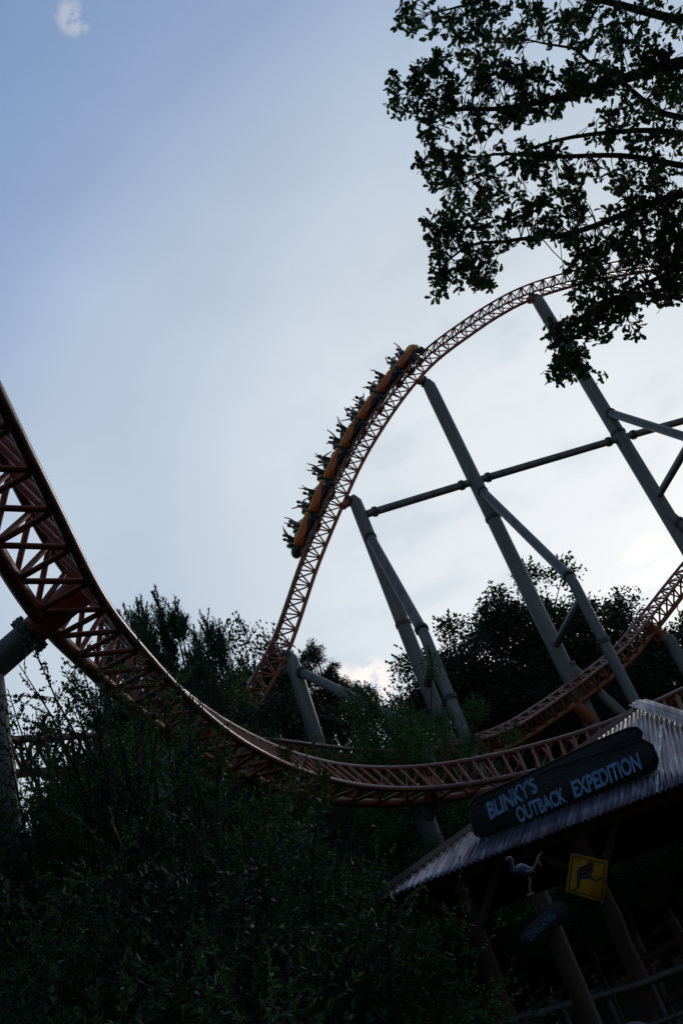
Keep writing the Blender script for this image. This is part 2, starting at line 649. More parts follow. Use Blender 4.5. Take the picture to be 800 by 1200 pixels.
# -- near track: inner (right-hand) rail traced, then gauge and bank
ctrl = [(0, 465, 10.4, 61), (67, 600, 11.9, 60), (116, 698, 13.3, 60), (162, 757, 14.9, 60), (227, 826, 17.5, 60), (297, 878, 20.4, 59), (372, 910, 23.0, 56), (447, 924, 25.0, 53), (522, 923, 26.0, 51), (601, 910, 26.2, 49), (700, 884, 25.6, 48), (800, 843, 24.6, 48)]
pts = [np.append(at_s(u, v, s), b) for u, v, s, b in ctrl]
d0 = pts[0] - pts[1]
pre = [pts[0] + d0 * 1.0 + A3(0, 0, .15, 0), pts[0] + d0 * 2.4 + A3(0, 0, .5, 0), pts[0] + d0 * 4.5 + A3(0.2, 0, 1.2, 0)]
d1 = pts[-1] - pts[-2]
post = [pts[-1] + d1 * 1.0 + A3(0, -.5, .1, 0), pts[-1] + d1 * 2.2 + A3(0, -1.6, .5, 0)]
CN = catmull(pre[::-1] + pts + post)
T, rt, up = frames(CN[:, :3], CN[:, 3])
N_R = CN[:, :3]
NG, ND = 1.06, .80
N_L = N_R - rt * NG
N_S = (N_R + N_L) / 2 - up * ND
N_UP = up
build_track('rust-red triangular truss coaster track sweeping down close overhead at left, nearest of three', N_R, N_L, N_S, bay=.9, rail_r=.085, spine_r=.125, vr=.046, rung_r=.05, diag_r=.015, nrails=12, skew=.3)
print('near z', [round(p[2], 1) for p in pts])

# -- hill: a vertical plane through its column line
HP, HN = A3(0, 47.1, 0), A3(-.268, 1, 0) / math.hypot(.268, 1)
hd_ = A3(1, .268, 0) / math.hypot(1, .268)
hill_px = [(303, 832), (337, 765), (372, 664), (399, 598), (425, 541), (452, 496), (480, 457), (510, 424), (552, 392), (585, 370), (620, 352), (680, 333), (760, 318)]
hp = [on_plane(u, v, HP, HN) for u, v in hill_px]
low = [hp[0] - hd_ * 7.5 + A3(0, 0, -9.6), hp[0] - hd_ * 3.9 + A3(0, 0, -6.2)]
a, b = hp[-2], hp[-1]
hi = [b + hd_ * 6 - A3(0, 0, .75), b + hd_ * 12 - A3(0, 0, 2.9), b + hd_ * 20 - A3(0, 0, 8.2), b + hd_ * 28 - A3(0, 0, 16)]
CH = catmull(low + hp + hi)
T, rt, up = frames(CH, np.zeros(len(CH)))
H_S = CH
H_R, H_L = CH + up * DEPTH + rt * GAUGE / 2, CH + up * DEPTH - rt * GAUGE / 2
H_T, H_RT, H_UP = T, rt, up
build_track('rust-red truss coaster track arching high over the hill that carries the train', H_R, H_L, H_S, bay=1.0, rail_r=.085, spine_r=.12, vr=.05, rung_r=.055, diag_r=.04, rung_half=False, nrails=6)

# -- background track passing between the hill's legs
bp = [(800, 697, 53.0), (766, 741, 51.6), (736, 777, 50.6), (694, 811, 49.7), (636, 852, 48.2), (605, 871, 47.2), (564, 887, 45.6), (500, 902, 43.0), (430, 906, 39.5), (360, 902, 35.5), (290, 897, 32.3), (200, 897, 29.6), (110, 900, 27.9), (30, 906, 27.0)]
P = [at_h(*q) for q in bp]
d0, d1 = P[0] - P[1], P[-1] - P[-2]
P = [P[0] + d0 * 5 + A3(0, 0, 1), P[0] + d0 * 2.4] + P + [P[-1] + d1 * 1.4, P[-1] + d1 * 3]
CB = catmull(P)
T, rt, up = frames(CB, np.full(len(CB), -26.0))      # travels right to left, the near side is its left
B_S = CB
B_R, B_L = CB + up * DEPTH + rt * GAUGE / 2, CB + up * DEPTH - rt * GAUGE / 2
B_UP = up
build_track('rust-red truss coaster track curving low behind the trees and between the grey columns', B_R, B_L, B_S, bay=.9, rail_r=.085, spine_r=.13, vr=.055, rung_r=.055, diag_r=.04, rung_half=False, nrails=6)
print('hill z', [round(p[2], 1) for p in hp], 'B z', [round(p[2], 1) for p in P])


def nearest(path, u, v):
    uv = np.array([project(p)[:2] for p in path])
    return int(np.argmin(np.hypot(uv[:, 0] - u, uv[:, 1] - v)))


# ------------------------------------------------------------------ supports


def flange(root, c, d, r, name='flange', mat='dgrey', w=.10):
    d = d / np.linalg.norm(d)
    m = MB()
    m.pipe(c - d * w, c - d * .008, r, 20)
    m.pipe(c + d * .008, c + d * w, r, 20)
    m.pipe(c - d * .008, c + d * .008, r * .93, 20)
    a = np.cross(d, A3(0.3, 1, .2))
    a /= np.linalg.norm(a)
    b = np.cross(d, a)
    for k in range(12):
        t = 2 * math.pi * k / 12
        e = (a * math.cos(t) + b * math.sin(t)) * r * .9
        m.pipe(c + e - d * (w + .05), c + e + d * (w + .05), r * .06, 6)
    return part(name, m, mat, root)


def pipe_part(root, name, pts, r, mat='grey', n=20, label=None):
    m = MB()
    m.tube(np.array(pts), r, n)
    return part(name, m, mat, root, label=label)


def footing(root, p, s=.8):
    m = MB()
    m.box(A3(p[0], p[1], .12), np.eye(3), (s, s, .30))
    return part('footing', m, 'concrete', root)


def column_pts(az, d, z1, r1, z0=-.05):
    return [pol(az, d, z0), pol(az, d, z1 * .5), pol(az, d, z1)]


def taper_top(root, top, target, r_col, r_arm):
    """conical neck, dark flange, orange arm to the track spine"""
    dirv_ = target - top
    L = np.linalg.norm(dirv_)
    dn = dirv_ / L
    f = top + dn * L * .38
    m = MB()
    m.tube([top - A3(0, 0, 1.0), top - A3(0, 0, .35), top + dn * .08, f], [r_col, r_col * .96, r_arm * 1.15, r_arm], 18)
    part('column_neck', m, 'grey', root)
    flange(root, f, dn, r_arm * 1.45)
    pipe_part(root, 'track_arm', [f, target], r_arm, 'bracket', 16)


G_SUP = 'grey columns carrying the coaster'


def hill_support(label, az, d, z_top, r, arm_px, leg=None, extra=(), arm_dir=None):
    root = thing('coaster_support', label, 'coaster support', pol(az, d), G_SUP)
    pipe_part(root, 'column', [pol(az, d, -.05), pol(az, d, z_top - 1.0)], [r * 1.06, r])
    footing(root, pol(az, d), r * 1.8)
    k = nearest(H_S, *arm_px)
    taper_top(root, pol(az, d, z_top), H_S[k], r, r * .62)
    for zz in (z_top * .36, z_top * .68):
        flange(root, pol(az, d, zz), A3(0, 0, 1), r * 1.14)
    if leg:
        laz, ld, lz, jz, lr, sz = leg      # bearing, distance, bend height, joint height on column, radius, strut height
        J = pol(az, d, jz)
        Bd = pol(laz, ld, lz)
        dirn = (Bd - J) / np.linalg.norm(Bd - J)
        J0 = J + dirn * r * .9
        pipe_part(root, 'brace', [J0, Bd - dirn * .12], lr)
        flange(root, J0 + dirn * .35, dirn, lr * 1.3)
        flange(root, Bd, dirn, lr * 1.28)
        e = Bd + A3(0, 0, -.35) + dirn * .25
        e[0], e[1] = Bd[0] + dirn[0] * .35, Bd[1] + dirn[1] * .35
        pipe_part(root, 'leg', [Bd + dirn * .1, e, A3(e[0], e[1], -.05)], lr)
        flange(root, A3(e[0], e[1], lz * .77), A3(0, 0, 1), lr * 1.28)
        footing(root, e, lr * 2)
        if sz:
            a_, b_ = pol(az, d, sz), A3(e[0], e[1], sz)
            dd = (b_ - a_) / np.linalg.norm(b_ - a_)
            pipe_part(root, 'strut', [a_ + dd * r * .8, b_ - dd * lr * .8], lr * .85)
    return root


s1 = hill_support('thickest grey coaster column under the front of the train, with a bent brace leg', 10.2, 50.3, el_z(34.75, 50.3), .46, (489, 446), (13.1, 44.2, el_z(19.3, 44.2), el_z(27.1, 50.3), .275, el_z(15.6, 50.3)))
# lower back brace of the thick column, and its bracket for the background track
a_ = pol(10.2, 50.3, el_z(14.9, 50.3))
b_ = pol(17.0, 51.0, 0)
dd = (b_ - a_) / np.linalg.norm(b_ - a_)
pipe_part(s1, 'brace', [a_ + dd * .4, b_], .28)
flange(s1, a_ + dd * .8, dd, .36)
k = nearest(B_S, 672, 826)
c_ = pol(10.2, 50.3, B_S[k][2] - .9)
pipe_part(s1, 'track_arm', [c_ - A3(0, .35, 0), B_S[k] + A3(0, 0, .05)], .36, 'bracket')
s2 = hill_support('grey coaster column reaching the hill top beneath the oak leaves', 20.7, 56.0, el_z(36.1, 56.0), .47, (620, 353), (25.2, 49.5, el_z(22.6, 49.5), el_z(27.6, 56), .28, el_z(21.2, 56)))
a_ = pol(20.9, 55.6, el_z(19.7, 56))
b_ = pol(27.0, 53.0, 3)
pipe_part(s2, 'brace', [a_, b_], .28)
flange(s2, a_ + (b_ - a_) * .035, b_ - a_, .36)
s3 = hill_support('slim grey coaster column below the tail of the train with twin legs', 1.28, 47.4, el_z(29.7, 47.4), .42, (402, 594), (2.35, 43.1, el_z(19.9, 43.1), el_z(27.3, 47.4), .30, el_z(16.4, 47.4)))
k = nearest(B_S, 552, 892)
e = pol(2.42, 42.8, B_S[k][2] - .4)
pipe_part(s3, 'track_arm', [e + A3(-.1, .2, 0), B_S[k]], .32, 'bracket')
s4 = hill_support('short grey coaster column at the foot of the hill beside the pine', -7.0, 46.0, el_z(21.3, 46.0), .40, (331, 775), (-.6, 41.0, el_z(14.2, 41.0), el_z(20.3, 46), .27, None))
# long horizontal tie beams between the columns
for root, A_, B_, r_ in ((s3, (1.28, 47.4, 28.4), (10.2, 50.3, 27.5), .44), (s1, (10.2, 50.3, 27.5), (20.7, 56.0, 25.6), .46), (s2, (20.7, 56.0, 25.6), (31.5, 64.8, 22.6), .47)):
    a_ = pol(A_[0], A_[1], el_z(A_[2], A_[1]))
    b_ = pol(B_[0], B_[1], el_z(B_[2], B_[1]))
    dd = (b_ - a_) / np.linalg.norm(b_ - a_)
    pipe_part(root, 'tie_beam', [a_ + dd * .4, b_ - dd * .46], .25)
    flange(root, a_ + dd * .95, dd, .34)
    flange(root, b_ - dd * 1.0, dd, .34)
# a further column beyond the right edge that the last beam and hill rest on
k = nearest(H_S, 960, 300)
pz = H_S[k]
root = thing('coaster_support', 'grey coaster column past the hill top, hidden by the oak crown', 'coaster support', A3(pz[0] + .3, pz[1] + .1, 0), G_SUP)
pipe_part(root, 'column', [A3(pz[0] + .3, pz[1] + .1, -.05), A3(pz[0] + .3, pz[1] + .1, pz[2] - 2.2)], .47)
taper_top(root, A3(pz[0] + .3, pz[1] + .1, pz[2] - 1.3), pz, .47, .28)
# column of the background track at the right edge
k = nearest(B_S, 764, 742)
az_, z_ = 16.9, el_z(13.5, 52.4)
root = thing('coaster_support', 'grey coaster column at right edge holding the curving low track', 'coaster support', pol(az_, 52.4), G_SUP)
pipe_part(root, 'column', [pol(az_, 52.4, -.05), pol(az_, 52.4, z_ - 1.0), pol(az_, 52.4, z_ - .45), pol(az_ - .35, 52.3, z_)], .36)
ee = pol(az_ - .35, 52.3, z_)
dd = (B_S[k] + B_UP[k] * .7 - ee)
flange(root, ee, dd, .40, mat='bracket')
pipe_part(root, 'track_arm', [ee, B_S[k] + B_UP[k] * .7], .30, 'bracket')


def near_support(label, k, L, r, ra, split=.42, boards=True):
    """pillar whose bent arm meets the near track along its own down direction"""
    mid = (N_R[k] + N_L[k]) / 2
    top = mid - N_UP[k] * L
    root = thing('coaster_support', label, 'coaster support', A3(top[0], top[1], 0), G_SUP)
    pipe_part(root, 'column', [A3(top[0], top[1], -.05), A3(top[0], top[1], top[2] * .5), A3(top[0], top[1], top[2] + r * .55)], r, n=32)
    m = MB()
    m.pipe(A3(top[0], top[1], top[2] + r * .55), A3(top[0], top[1], top[2] + r * .62), r * 1.06, 32)
    part('cap_plate', m, 'dgrey', root)
    footing(root, A3(top[0], top[1], 0), r * 1.9)
    d = N_UP[k]
    f = top + d * L * split
    pipe_part(root, 'elbow_arm', [top - d * r * .2, f - d * .05], ra, n=28)
    flange(root, f, d, ra * 1.40, w=.05)
    m = MB()
    m.tube([f + d * .05, mid - d * .45, mid - d * .12], [ra, ra * 1.05, ra * 1.15], 28)
    part('track_arm', m, 'track', root)
    return root


near_support('thick grey pillar at the left edge with elbow arm bolted to the nearest track', 143, 1.85, .225, .225)
near_support('grey pillar with bent arm half hidden among bushes under the nearest track', 207, 1.65, .29, .20, .5)
near_support('dim grey pillar among shrubs at the bottom of the nearest track', 262, 1.6, .30, .20, .5)
near_support('dark grey pillar under the nearest track just left of the name board', 298, 1.6, .30, .20, .5)

# ------------------------------------------------------------------ the train
kA, kB = nearest(H_R, 345, 640), nearest(H_R, 499, 412)
sA, sB = min(kA, kB), max(kA, kB)
N_CAR = 7
pitch_i = (sB - sA) / N_CAR
CARL = pitch_i * .1
print('car length', CARL)
train = thing('coaster_train', 'orange seven-car coaster train with dark seats climbing the steep hill track', 'roller coaster', A3(*H_S[(sA + sB) // 2][:2], H_S[(sA + sB) // 2][2]))


class CarB(MB):
    pass


hl = CARL / 2


def car_meshes(lead, tail):
    """car in local metres: x forward, y left, z up from the rail plane"""
    M_ = {}
    m = MB()                                    # floor pan and bulkheads
    m.box(A3(0, 0, .34), np.eye(3), (hl * .9, .60, .06))
    m.box(A3(-hl * .82, 0, .50), np.eye(3), (.04, .60, .18))
    m.box(A3(.02, 0, .55), np.eye(3), (.04, .60, .18))
    m.box(A3(0, 0, .2), np.eye(3), (hl * .8, .16, .10))
    M_['car'] = m.mesh('car', 'black', False)
    for sgn in (1, -1):                         # wedge-shaped side panel, deep at the back
        m = MB()
        y0, y1 = .64 * sgn, .72 * sgn
        out = [(-hl * .90, .06), (-hl * .97, .64), (hl * .74, .69), (hl * .86, .65), (hl * .80, .56)]
        m.prism([A3(x, y0, z) for x, z in out], A3(0, y1 - y0, 0))
        M_['side_panel%d' % sgn] = m.mesh('side_panel', 'orange2', False)
        m = MB()                                # bright rounded top edge
        m.tube([A3(-hl * .97, .69 * sgn, .66), A3(0, .70 * sgn, .70), A3(hl * .74, .69 * sgn, .71), A3(hl * .86, .66 * sgn, .66)], .055, 8)
        M_['top_rail%d' % sgn] = m.mesh('top_rail', 'orange')
    m = MB()                                    # front cowl
    if lead:
        m.sphere(A3(hl * .72, 0, .74), (.62, .70, .42), 20, 12)
        m.sphere(A3(hl * 1.0, 0, .62), (.40, .55, .30), 16, 10)
    else:
        m.sphere(A3(hl * .90, 0, .68), (.26, .66, .20), 16, 8)
    M_['front_cowl'] = m.mesh('front_cowl', 'orange')
    if tail:
        m = MB()
        m.sphere(A3(-hl * .98, 0, .42), (.42, .62, .36), 16, 10)
        M_['tail_shroud'] = m.mesh('tail_shroud', 'black')
    for i, (x, y) in enumerate(((.48, .31), (.48, -.31), (-.62, .31), (-.62, -.31))):
        m = MB()
        m.box(A3(x - .02, y, .62), np.eye(3), (.22, .23, .05))
        c, s_ = math.cos(R(14)), math.sin(R(14))
        ax = np.array([[c, 0, s_], [0, 1, 0], [-s_, 0, c]])
        m.box(A3(x - .28, y, .84), ax, (.05, .22, .26))
        m.box(A3(x - .35, y, 1.13), ax, (.045, .13, .07))
        M_['seat%d' % i] = m.mesh('seat', 'seat', False)
        m = MB()
        m.tube([A3(x + .36, y, .42), A3(x + .30, y, .78), A3(x + .12, y, .86)], .03, 8)
        m.pipe(A3(x + .12, y - .17, .86), A3(x + .12, y + .17, .86), .045, 8)
        M_['lap_bar%d' % i] = m.mesh('lap_bar', 'dgrey')
    for j, x in enumerate((hl * .86, -hl * .02 if lead else None)):
        if x is None:
            continue
        for sgn in (1, -1):                     # wheel carriers clasping the rail
            m = MB()
            m.prism([A3(x - .34, .50 * sgn, .24), A3(x + .34, .50 * sgn, .24), A3(x + .26, .50 * sgn, -.28), A3(x - .26, .50 * sgn, -.28)], A3(0, .12 * sgn, 0))
            for dx in (-.2, .2):
                m.pipe(A3(x + dx, .44 * sgn, .19), A3(x + dx, .62 * sgn, .19), .12, 16)
                m.pipe(A3(x + dx, .48 * sgn, -.19), A3(x + dx, .62 * sgn, -.19), .10, 16)
            m.pipe(A3(x, .72 * sgn, .10), A3(x, .72 * sgn, -.10), .11, 16)
            M_['wheel_carrier%d%d' % (j, sgn)] = m.mesh('wheel_carrier', 'black')
    return M_


SETS = {}


def car_matrix(i):
    """frame of car i (0 = tail) on the hill rails"""
    k = int(round(sA + pitch_i * (i + .5)))
    o = (H_R[k] + H_L[k]) / 2 + H_UP[k] * .09
    t, u = H_T[k], H_UP[k]
    l = np.cross(u, t)
    Mx = Matrix.Identity(4)
    for q in range(3):
        Mx[q][0], Mx[q][1], Mx[q][2], Mx[q][3] = t[q], l[q], u[q], o[q]
    return Mx


for i in range(N_CAR):
    key = (i == N_CAR - 1, i == 0)
    if key not in SETS:
        SETS[key] = car_meshes(*key)
    S_ = SETS[key]
    body = bpy.data.objects.new('car', S_['car'])
    COL.objects.link(body)
    body.parent = train
    body.matrix_local = Matrix.Translation(-Vector(ORG[train.name])) @ car_matrix(i)
    for nm, me in S_.items():
        if nm == 'car':
            continue
        o = bpy.data.objects.new(me.name.split('.')[0], me)
        COL.objects.link(o)
        o.parent = body

# ------------------------------------------------------------------ riders


def skin_person(arms, lean=0.0, turn=0.0):
    """seated figure grown from a skeleton; origin at the seat under the hips. arms: pair of (elbow, hand) offsets from the shoulder"""
    V, E, Rr_ = [], [], []

    def j(p, r, par=None):
        V.append(p)
        Rr_.append(r)
        if par is not None:
            E.append((par, len(V) - 1))
        return len(V) - 1
    pel = j((0, 0, .10), (.15, .13))
    ab = j((-.03, 0, .28), (.13, .12), pel)
    ch = j((-.04 + lean * .4, 0, .46), (.16, .125), ab)
    nb = j((-.04 + lean * .7, 0, .60), (.075, .07), ch)
    nk = j((-.03 + lean, turn * .02, .67), (.055, .055), nb)
    h1 = j((-.01 + lean, turn * .03, .745), (.082, .075), nk)
    h2 = j((-.015 + lean, turn * .03, .83), (.09, .082), h1)
    j((-.02 + lean, turn * .03, .895), (.055, .05), h2)
    j((.085 + lean, turn * .05, .775), (.02, .018), h1)          # nose and chin
    for sgn in (1, -1):
        hp_ = j((.04, .10 * sgn, .09), (.09, .09), pel)
        kn = j((.44, .13 * sgn, .13), (.068, .065), hp_)
        an = j((.52, .13 * sgn, -.27), (.045, .045), kn)
        ft = j((.66, .13 * sgn, -.33), (.04, .035), an)
        (el, ha) = arms[0 if sgn == 1 else 1]
        sh = A3(-.04 + lean * .6, .185 * sgn, .55)
        s0 = j(tuple(sh), (.07, .066), ch)
        e_ = sh + A3(el[0], el[1] * sgn, el[2])
        h_ = sh + A3(ha[0], ha[1] * sgn, ha[2])
        e0 = j(tuple(e_), (.052, .05), s0)
        w0 = j(tuple(h_), (.040, .038), e0)
        fd = (h_ - e_) / np.linalg.norm(h_ - e_)
        pm = j(tuple(h_ + fd * .05), (.038, .024), w0)
        sd = np.cross(fd, A3(1, .2, .1))
        sd /= np.linalg.norm(sd)
        for q, ln in zip((-.03, -.01, .01, .03), (.085, .10, .095, .075)):
            b_ = j(tuple(h_ + fd * .095 + sd * q), (.010, .010), pm)
            j(tuple(h_ + fd * (.095 + ln) + sd * q * 1.5 + A3(.02, 0, 0)), (.008, .008), b_)
        b_ = j(tuple(h_ + fd * .05 + sd * .055), (.011, .011), pm)
        j(tuple(h_ + fd * .09 + sd * .085), (.009, .009), b_)
    me = bpy.data.meshes.new('person_skeleton')
    me.from_pydata(V, E, [])
    o = bpy.data.objects.new('person_skeleton', me)
    COL.objects.link(o)
    mod = o.modifiers.new('skin', 'SKIN')
    mod.use_smooth_shade = True
    for i, r in enumerate(Rr_):
        me.skin_vertices[0].data[i].radius = r
    me.skin_vertices[0].data[0].use_root = True
    sub = o.modifiers.new('sub', 'SUBSURF')
    sub.levels = sub.render_levels = 1
    dg = bpy.context.evaluated_depsgraph_get()
    out = bpy.data.meshes.new_from_object(o.evaluated_get(dg))
    bpy.data.objects.remove(o)
    out.name = 'person'
    out.materials.clear()
    for q in range(3):
        out.materials.append(MT['cloth_dark'])
    VA = np.array(V)
    sk = [k for k in range(len(V)) if V[k][2] > .64 or k >= 9]
    hands = set()
    for f in out.polygons:
        c = np.array(f.center)
        k = int(np.argmin(((VA - c) ** 2).sum(1)))
        if c[2] > .64 and abs(c[1]) < .12 and c[0] < .25 + lean:
            f.material_index = 1
        elif k > 9 and Rr_[k][0] < .0525 and V[k][0] < .42 or (k > 9 and Rr_[k][0] <= .040 and V[k][2] > 0):
            f.material_index = 1
        elif c[2] < .16 or c[0] > .2 and c[2] < .25:
            f.material_index = 2
    return out, lean, turn


POSES = [
    (((-.02, .10, .26), (-.06, .14, .52)), ((.06, .08, .25), (.04, .10, .51))),      # both up
    (((.10, .12, .22), (.18, .10, .46)), ((-.06, .14, .24), (-.14, .20, .48))),      # both up, spread
    (((.20, .05, -.12), (.40, .02, -.22)), ((.20, .05, -.12), (.40, .02, -.22))),    # holding the bar
    (((-.10, .16, .22), (-.22, .22, .42)), ((.20, .05, -.10), (.38, .02, -.20))),    # one arm up
    (((.16, .06, .20), (.36, .08, .40)), ((.14, .08, .20), (.32, .10, .42))),        # both reaching forward and up
    (((-.04, .18, .20), (.06, .02, .44)), ((.18, .06, -.12), (.36, .03, -.24))),     # one bent arm up, one on the bar
    (((.14, .10, -.20), (.30, -.02, -.10)), ((.16, .08, -.18), (.34, .02, -.06))),   # arms folded on the bar
    (((.04, .20, .18), (.02, .42, .40)), ((.02, .18, .20), (-.06, .36, .44))),       # wide V
]
BODY = [skin_person(p, l, t) for p, l, t in zip(POSES, (.03, .0, .06, .02, .05, -.02, .12, .0), (.3, -.4, .2, .6, 0, -.7, .5, .2))]
HAIR = []
for (me, lean, turn) in BODY:
    m = MB()
    m.sphere(A3(-.045 + lean, turn * .03, .845), (.095, .092, .10), 14, 9)
    m.sphere(A3(-.085 + lean, turn * .03, .77), (.05, .075, .10), 10, 7)
    HAIR.append(m.mesh('hair', 'hair'))
POSE_TXT = ['both arms straight up', 'both arms flung wide overhead', 'hands on the lap bar', 'one arm raised', 'both arms stretched forward', 'one bent arm up', 'arms folded low', 'arms in a V']
TOPS = [('dark', 'cloth_dark'), ('blue', 'cloth_blue'), ('pale', 'cloth_white')]
pat = [(0, 1), (2, 0), (4, 0), (6, 2), (1, 0), (2, 1), (3, 1), (6, 2), (5, 0), (7, 1), (0, 0), (2, 2), (4, 0), (6, 0), (7, 0), (2, 1), (6, 1), (0, 0), (5, 2), (3, 0), (1, 0), (6, 0), (3, 2), (2, 0), (7, 1), (4, 1), (5, 2), (6, 1)]
seats = [(.48, 'front'), (-.62, 'back')]
q = 0
for i in range(N_CAR):
    cm = car_matrix(i)
    nth = N_CAR - 1 - i
    cname = 'lead car' if nth == 0 else 'rearmost car' if i == 0 else ORD[nth] + ' car from the top'
    for sx, row in seats:
        for sy, side in ((-.31, 'near'), (.31, 'far')):
            po, co = pat[q % len(pat)]
            q += 1
            me, lean, turn = BODY[po]
            o = bpy.data.objects.new('person', me)
            COL.objects.link(o)
            o.matrix_world = cm @ Matrix.Translation((sx - .08, sy, .68)) @ Matrix.Rotation(R(random.uniform(-22, 22)), 4, 'Z') @ Matrix.Scale(random.uniform(.96, 1.12), 4)
            for sidx, mt in enumerate((TOPS[co][1], 'skin', random.choice(['cloth_dark', 'cloth_blue', 'cloth_blue']))):
                o.material_slots[sidx].link = 'OBJECT'
                o.material_slots[sidx].material = MT[mt]
            tag(o, f'{TOPS[co][0]}-topped rider, {POSE_TXT[po]}, {row} {side} seat, {cname}', 'person', 'riders on the coaster train')
            hh = bpy.data.objects.new('hair', HAIR[po])
            COL.objects.link(hh)
            hh.parent = o

# ------------------------------------------------------------------ shelter with corrugated roof
az0 = R(3.6)
Ev = A3(math.cos(az0), -math.sin(az0), 0)
Bk = A3(math.sin(az0), math.cos(az0), 0)
P0 = at_h(602, 994, 12.0)
Dv = ray(740, 610)
nr = np.cross(Ev, Dv)
nr /= np.linalg.norm(nr)
Bs = np.cross(nr, Ev)
ZE = P0[2]
pl = lambda a, b, h=0.0: P0 + Ev * a + Bs * b + nr * h       # roof-plane coordinates
gp = lambda a, b, z: A3(*(P0 + Ev * a + Bk * b)[:2], z)      # plan coordinates
cLc, cRc, apx = A3(-1.98, 0), A3(3.42, 0), A3(3.14, 5.42)
shel = thing('shelter', 'open timber shelter with weathered corrugated metal roof at the queue entrance', 'shelter', gp(1.2, 2, 0))
dirD = A3((Dv @ Ev), (Dv @ Bs))
dirD /= np.linalg.norm(dirD)
perp = A3(dirD[1], -dirD[0])


def clip_line(s, tri):
    """interval of t where s*perp+t*dirD lies in the triangle"""
    ts = []
    for i in range(3):
        a, b = tri[i], tri[(i + 1) % 3]
        da, db = a @ perp - s, b @ perp - s
        if (da < 0) != (db < 0):
            k_ = da / (da - db)
            ts.append((a + (b - a) * k_) @ dirD)
    return (min(ts), max(ts)) if len(ts) == 2 else None


tri = [cLc, cRc, apx]
smin, smax = min(t @ perp for t in tri) + 1e-3, max(t @ perp for t in tri) - 1e-3
PITCHC = .078
bounds = [smin]
strip_s = (A3(2.35, 2.0) @ perp)
seam_s = (A3(-.72, .8) @ perp)
for b_ in sorted([seam_s, seam_s + .95, seam_s + 1.85, strip_s, strip_s + .8, strip_s - .9]):
    if b_ - bounds[-1] > .3:
        bounds.append(b_)
bounds.append(smax)
for k, (a_, b_) in enumerate(zip(bounds[:-1], bounds[1:])):
    m = MB()
    ns = max(8, int((b_ - a_) / PITCHC * 8))
    prev = None
    tilt = random.uniform(-.012, .012)
    rows = []
    for s_ in np.linspace(a_ - (.05 if k else 0), b_, ns):
        iv = clip_line(min(max(s_, smin), smax), tri)
        if iv is None:
            continue
        h = .016 * math.sin(2 * math.pi * s_ / PITCHC) + .004 * (k % 2) + (s_ - a_) * tilt
        t0 = iv[0] + random.Random(int(s_ * 400 / 8)).uniform(-.012, .012)
        tt = np.linspace(t0, iv[1], 7)
        rows.append([pl(*(perp * s_ + dirD * t), h) for t in tt])
    rows = np.array(rows)
    nn, mm = rows.shape[:2]
    i_, j_ = np.meshgrid(np.arange(nn - 1), np.arange(mm - 1), indexing='ij')
    F_ = np.stack([i_ * mm + j_, i_ * mm + j_ + 1, (i_ + 1) * mm + j_ + 1, (i_ + 1) * mm + j_], -1).reshape(-1, 4)
    m.add(rows.reshape(-1, 3), F_)
    o = part('roof_sheet', m, 'zinc', shel, label='brighter sheet left of the seam' if k == 0 else None)
    sd_ = o.modifiers.new('thickness', 'SOLIDIFY')
    sd_.thickness = .002
# the other slopes of the roof (face away from the viewer)
Aw = pl(*apx)
corners = [pl(*cLc), gp(-1.98, 10.5, ZE), gp(5.2, 12.5, ZE), gp(5.0, 8.0, ZE), pl(*cRc)]
for a_, b_ in zip(corners[:-1], corners[1:]):
    m = MB()
    nwave = int(np.linalg.norm(b_ - a_) / .12)
    nrm = np.cross(b_ - a_, Aw - a_)
    nrm /= np.linalg.norm(nrm)
    nrm *= np.sign(nrm[2])
    K_ = nwave * 4 + 1
    tt = np.linspace(0, 1, K_)
    lo = np.array([a_ + (b_ - a_) * t + nrm * .012 * math.sin(t * nwave * 2 * math.pi) - nrm * .03 for t in tt])
    hi_ = np.array([Aw * .985 + (a_ + (b_ - a_) * t) * .015 - nrm * .03 for t in tt])
    i_ = np.arange(K_ - 1)
    m.add(np.vstack([lo, hi_]), np.stack([i_, i_ + 1, i_ + 1 + K_, i_ + K_], -1))
    part('roof_sheet', m, 'zinc', shel)
# hip caps: ribbed flashing on the two front hips
for (c2, wid, nm, mt) in ((cLc, .11, 'hip_flashing', 'timber'), (cRc, .17, 'ridge_cap', 'zinc')):
    a_, b_ = apx, c2
    ax2 = (b_ - a_) / np.linalg.norm(b_ - a_)
    side = A3(-ax2[1], ax2[0])
    m = MB()
    offs = np.linspace(-wid, wid, 13)
    L_ = np.linalg.norm(b_ - a_)
    rows = []
    for o_ in offs:
        hgt = .045 + .05 * (1 - abs(o_) / wid) + (.012 * math.cos(o_ / wid * 4 * math.pi) if mt == 'zinc' else 0)
        rows.append([pl(*(a_ + ax2 * t + side * o_), hgt + (.04 if mt == 'zinc' else 0)) for t in np.linspace(-.12, L_ + .03, 9)])
    rows = np.array(rows)
    nn, mm = rows.shape[:2]
    i_, j_ = np.meshgrid(np.arange(nn - 1), np.arange(mm - 1), indexing='ij')
    m.add(rows.reshape(-1, 3), np.stack([i_ * mm + j_, i_ * mm + j_ + 1, (i_ + 1) * mm + j_ + 1, (i_ + 1) * mm + j_], -1).reshape(-1, 4))
    o = part(nm, m, mt, shel)
    sd_ = o.modifiers.new('thickness', 'SOLIDIFY')
    sd_.thickness = .006
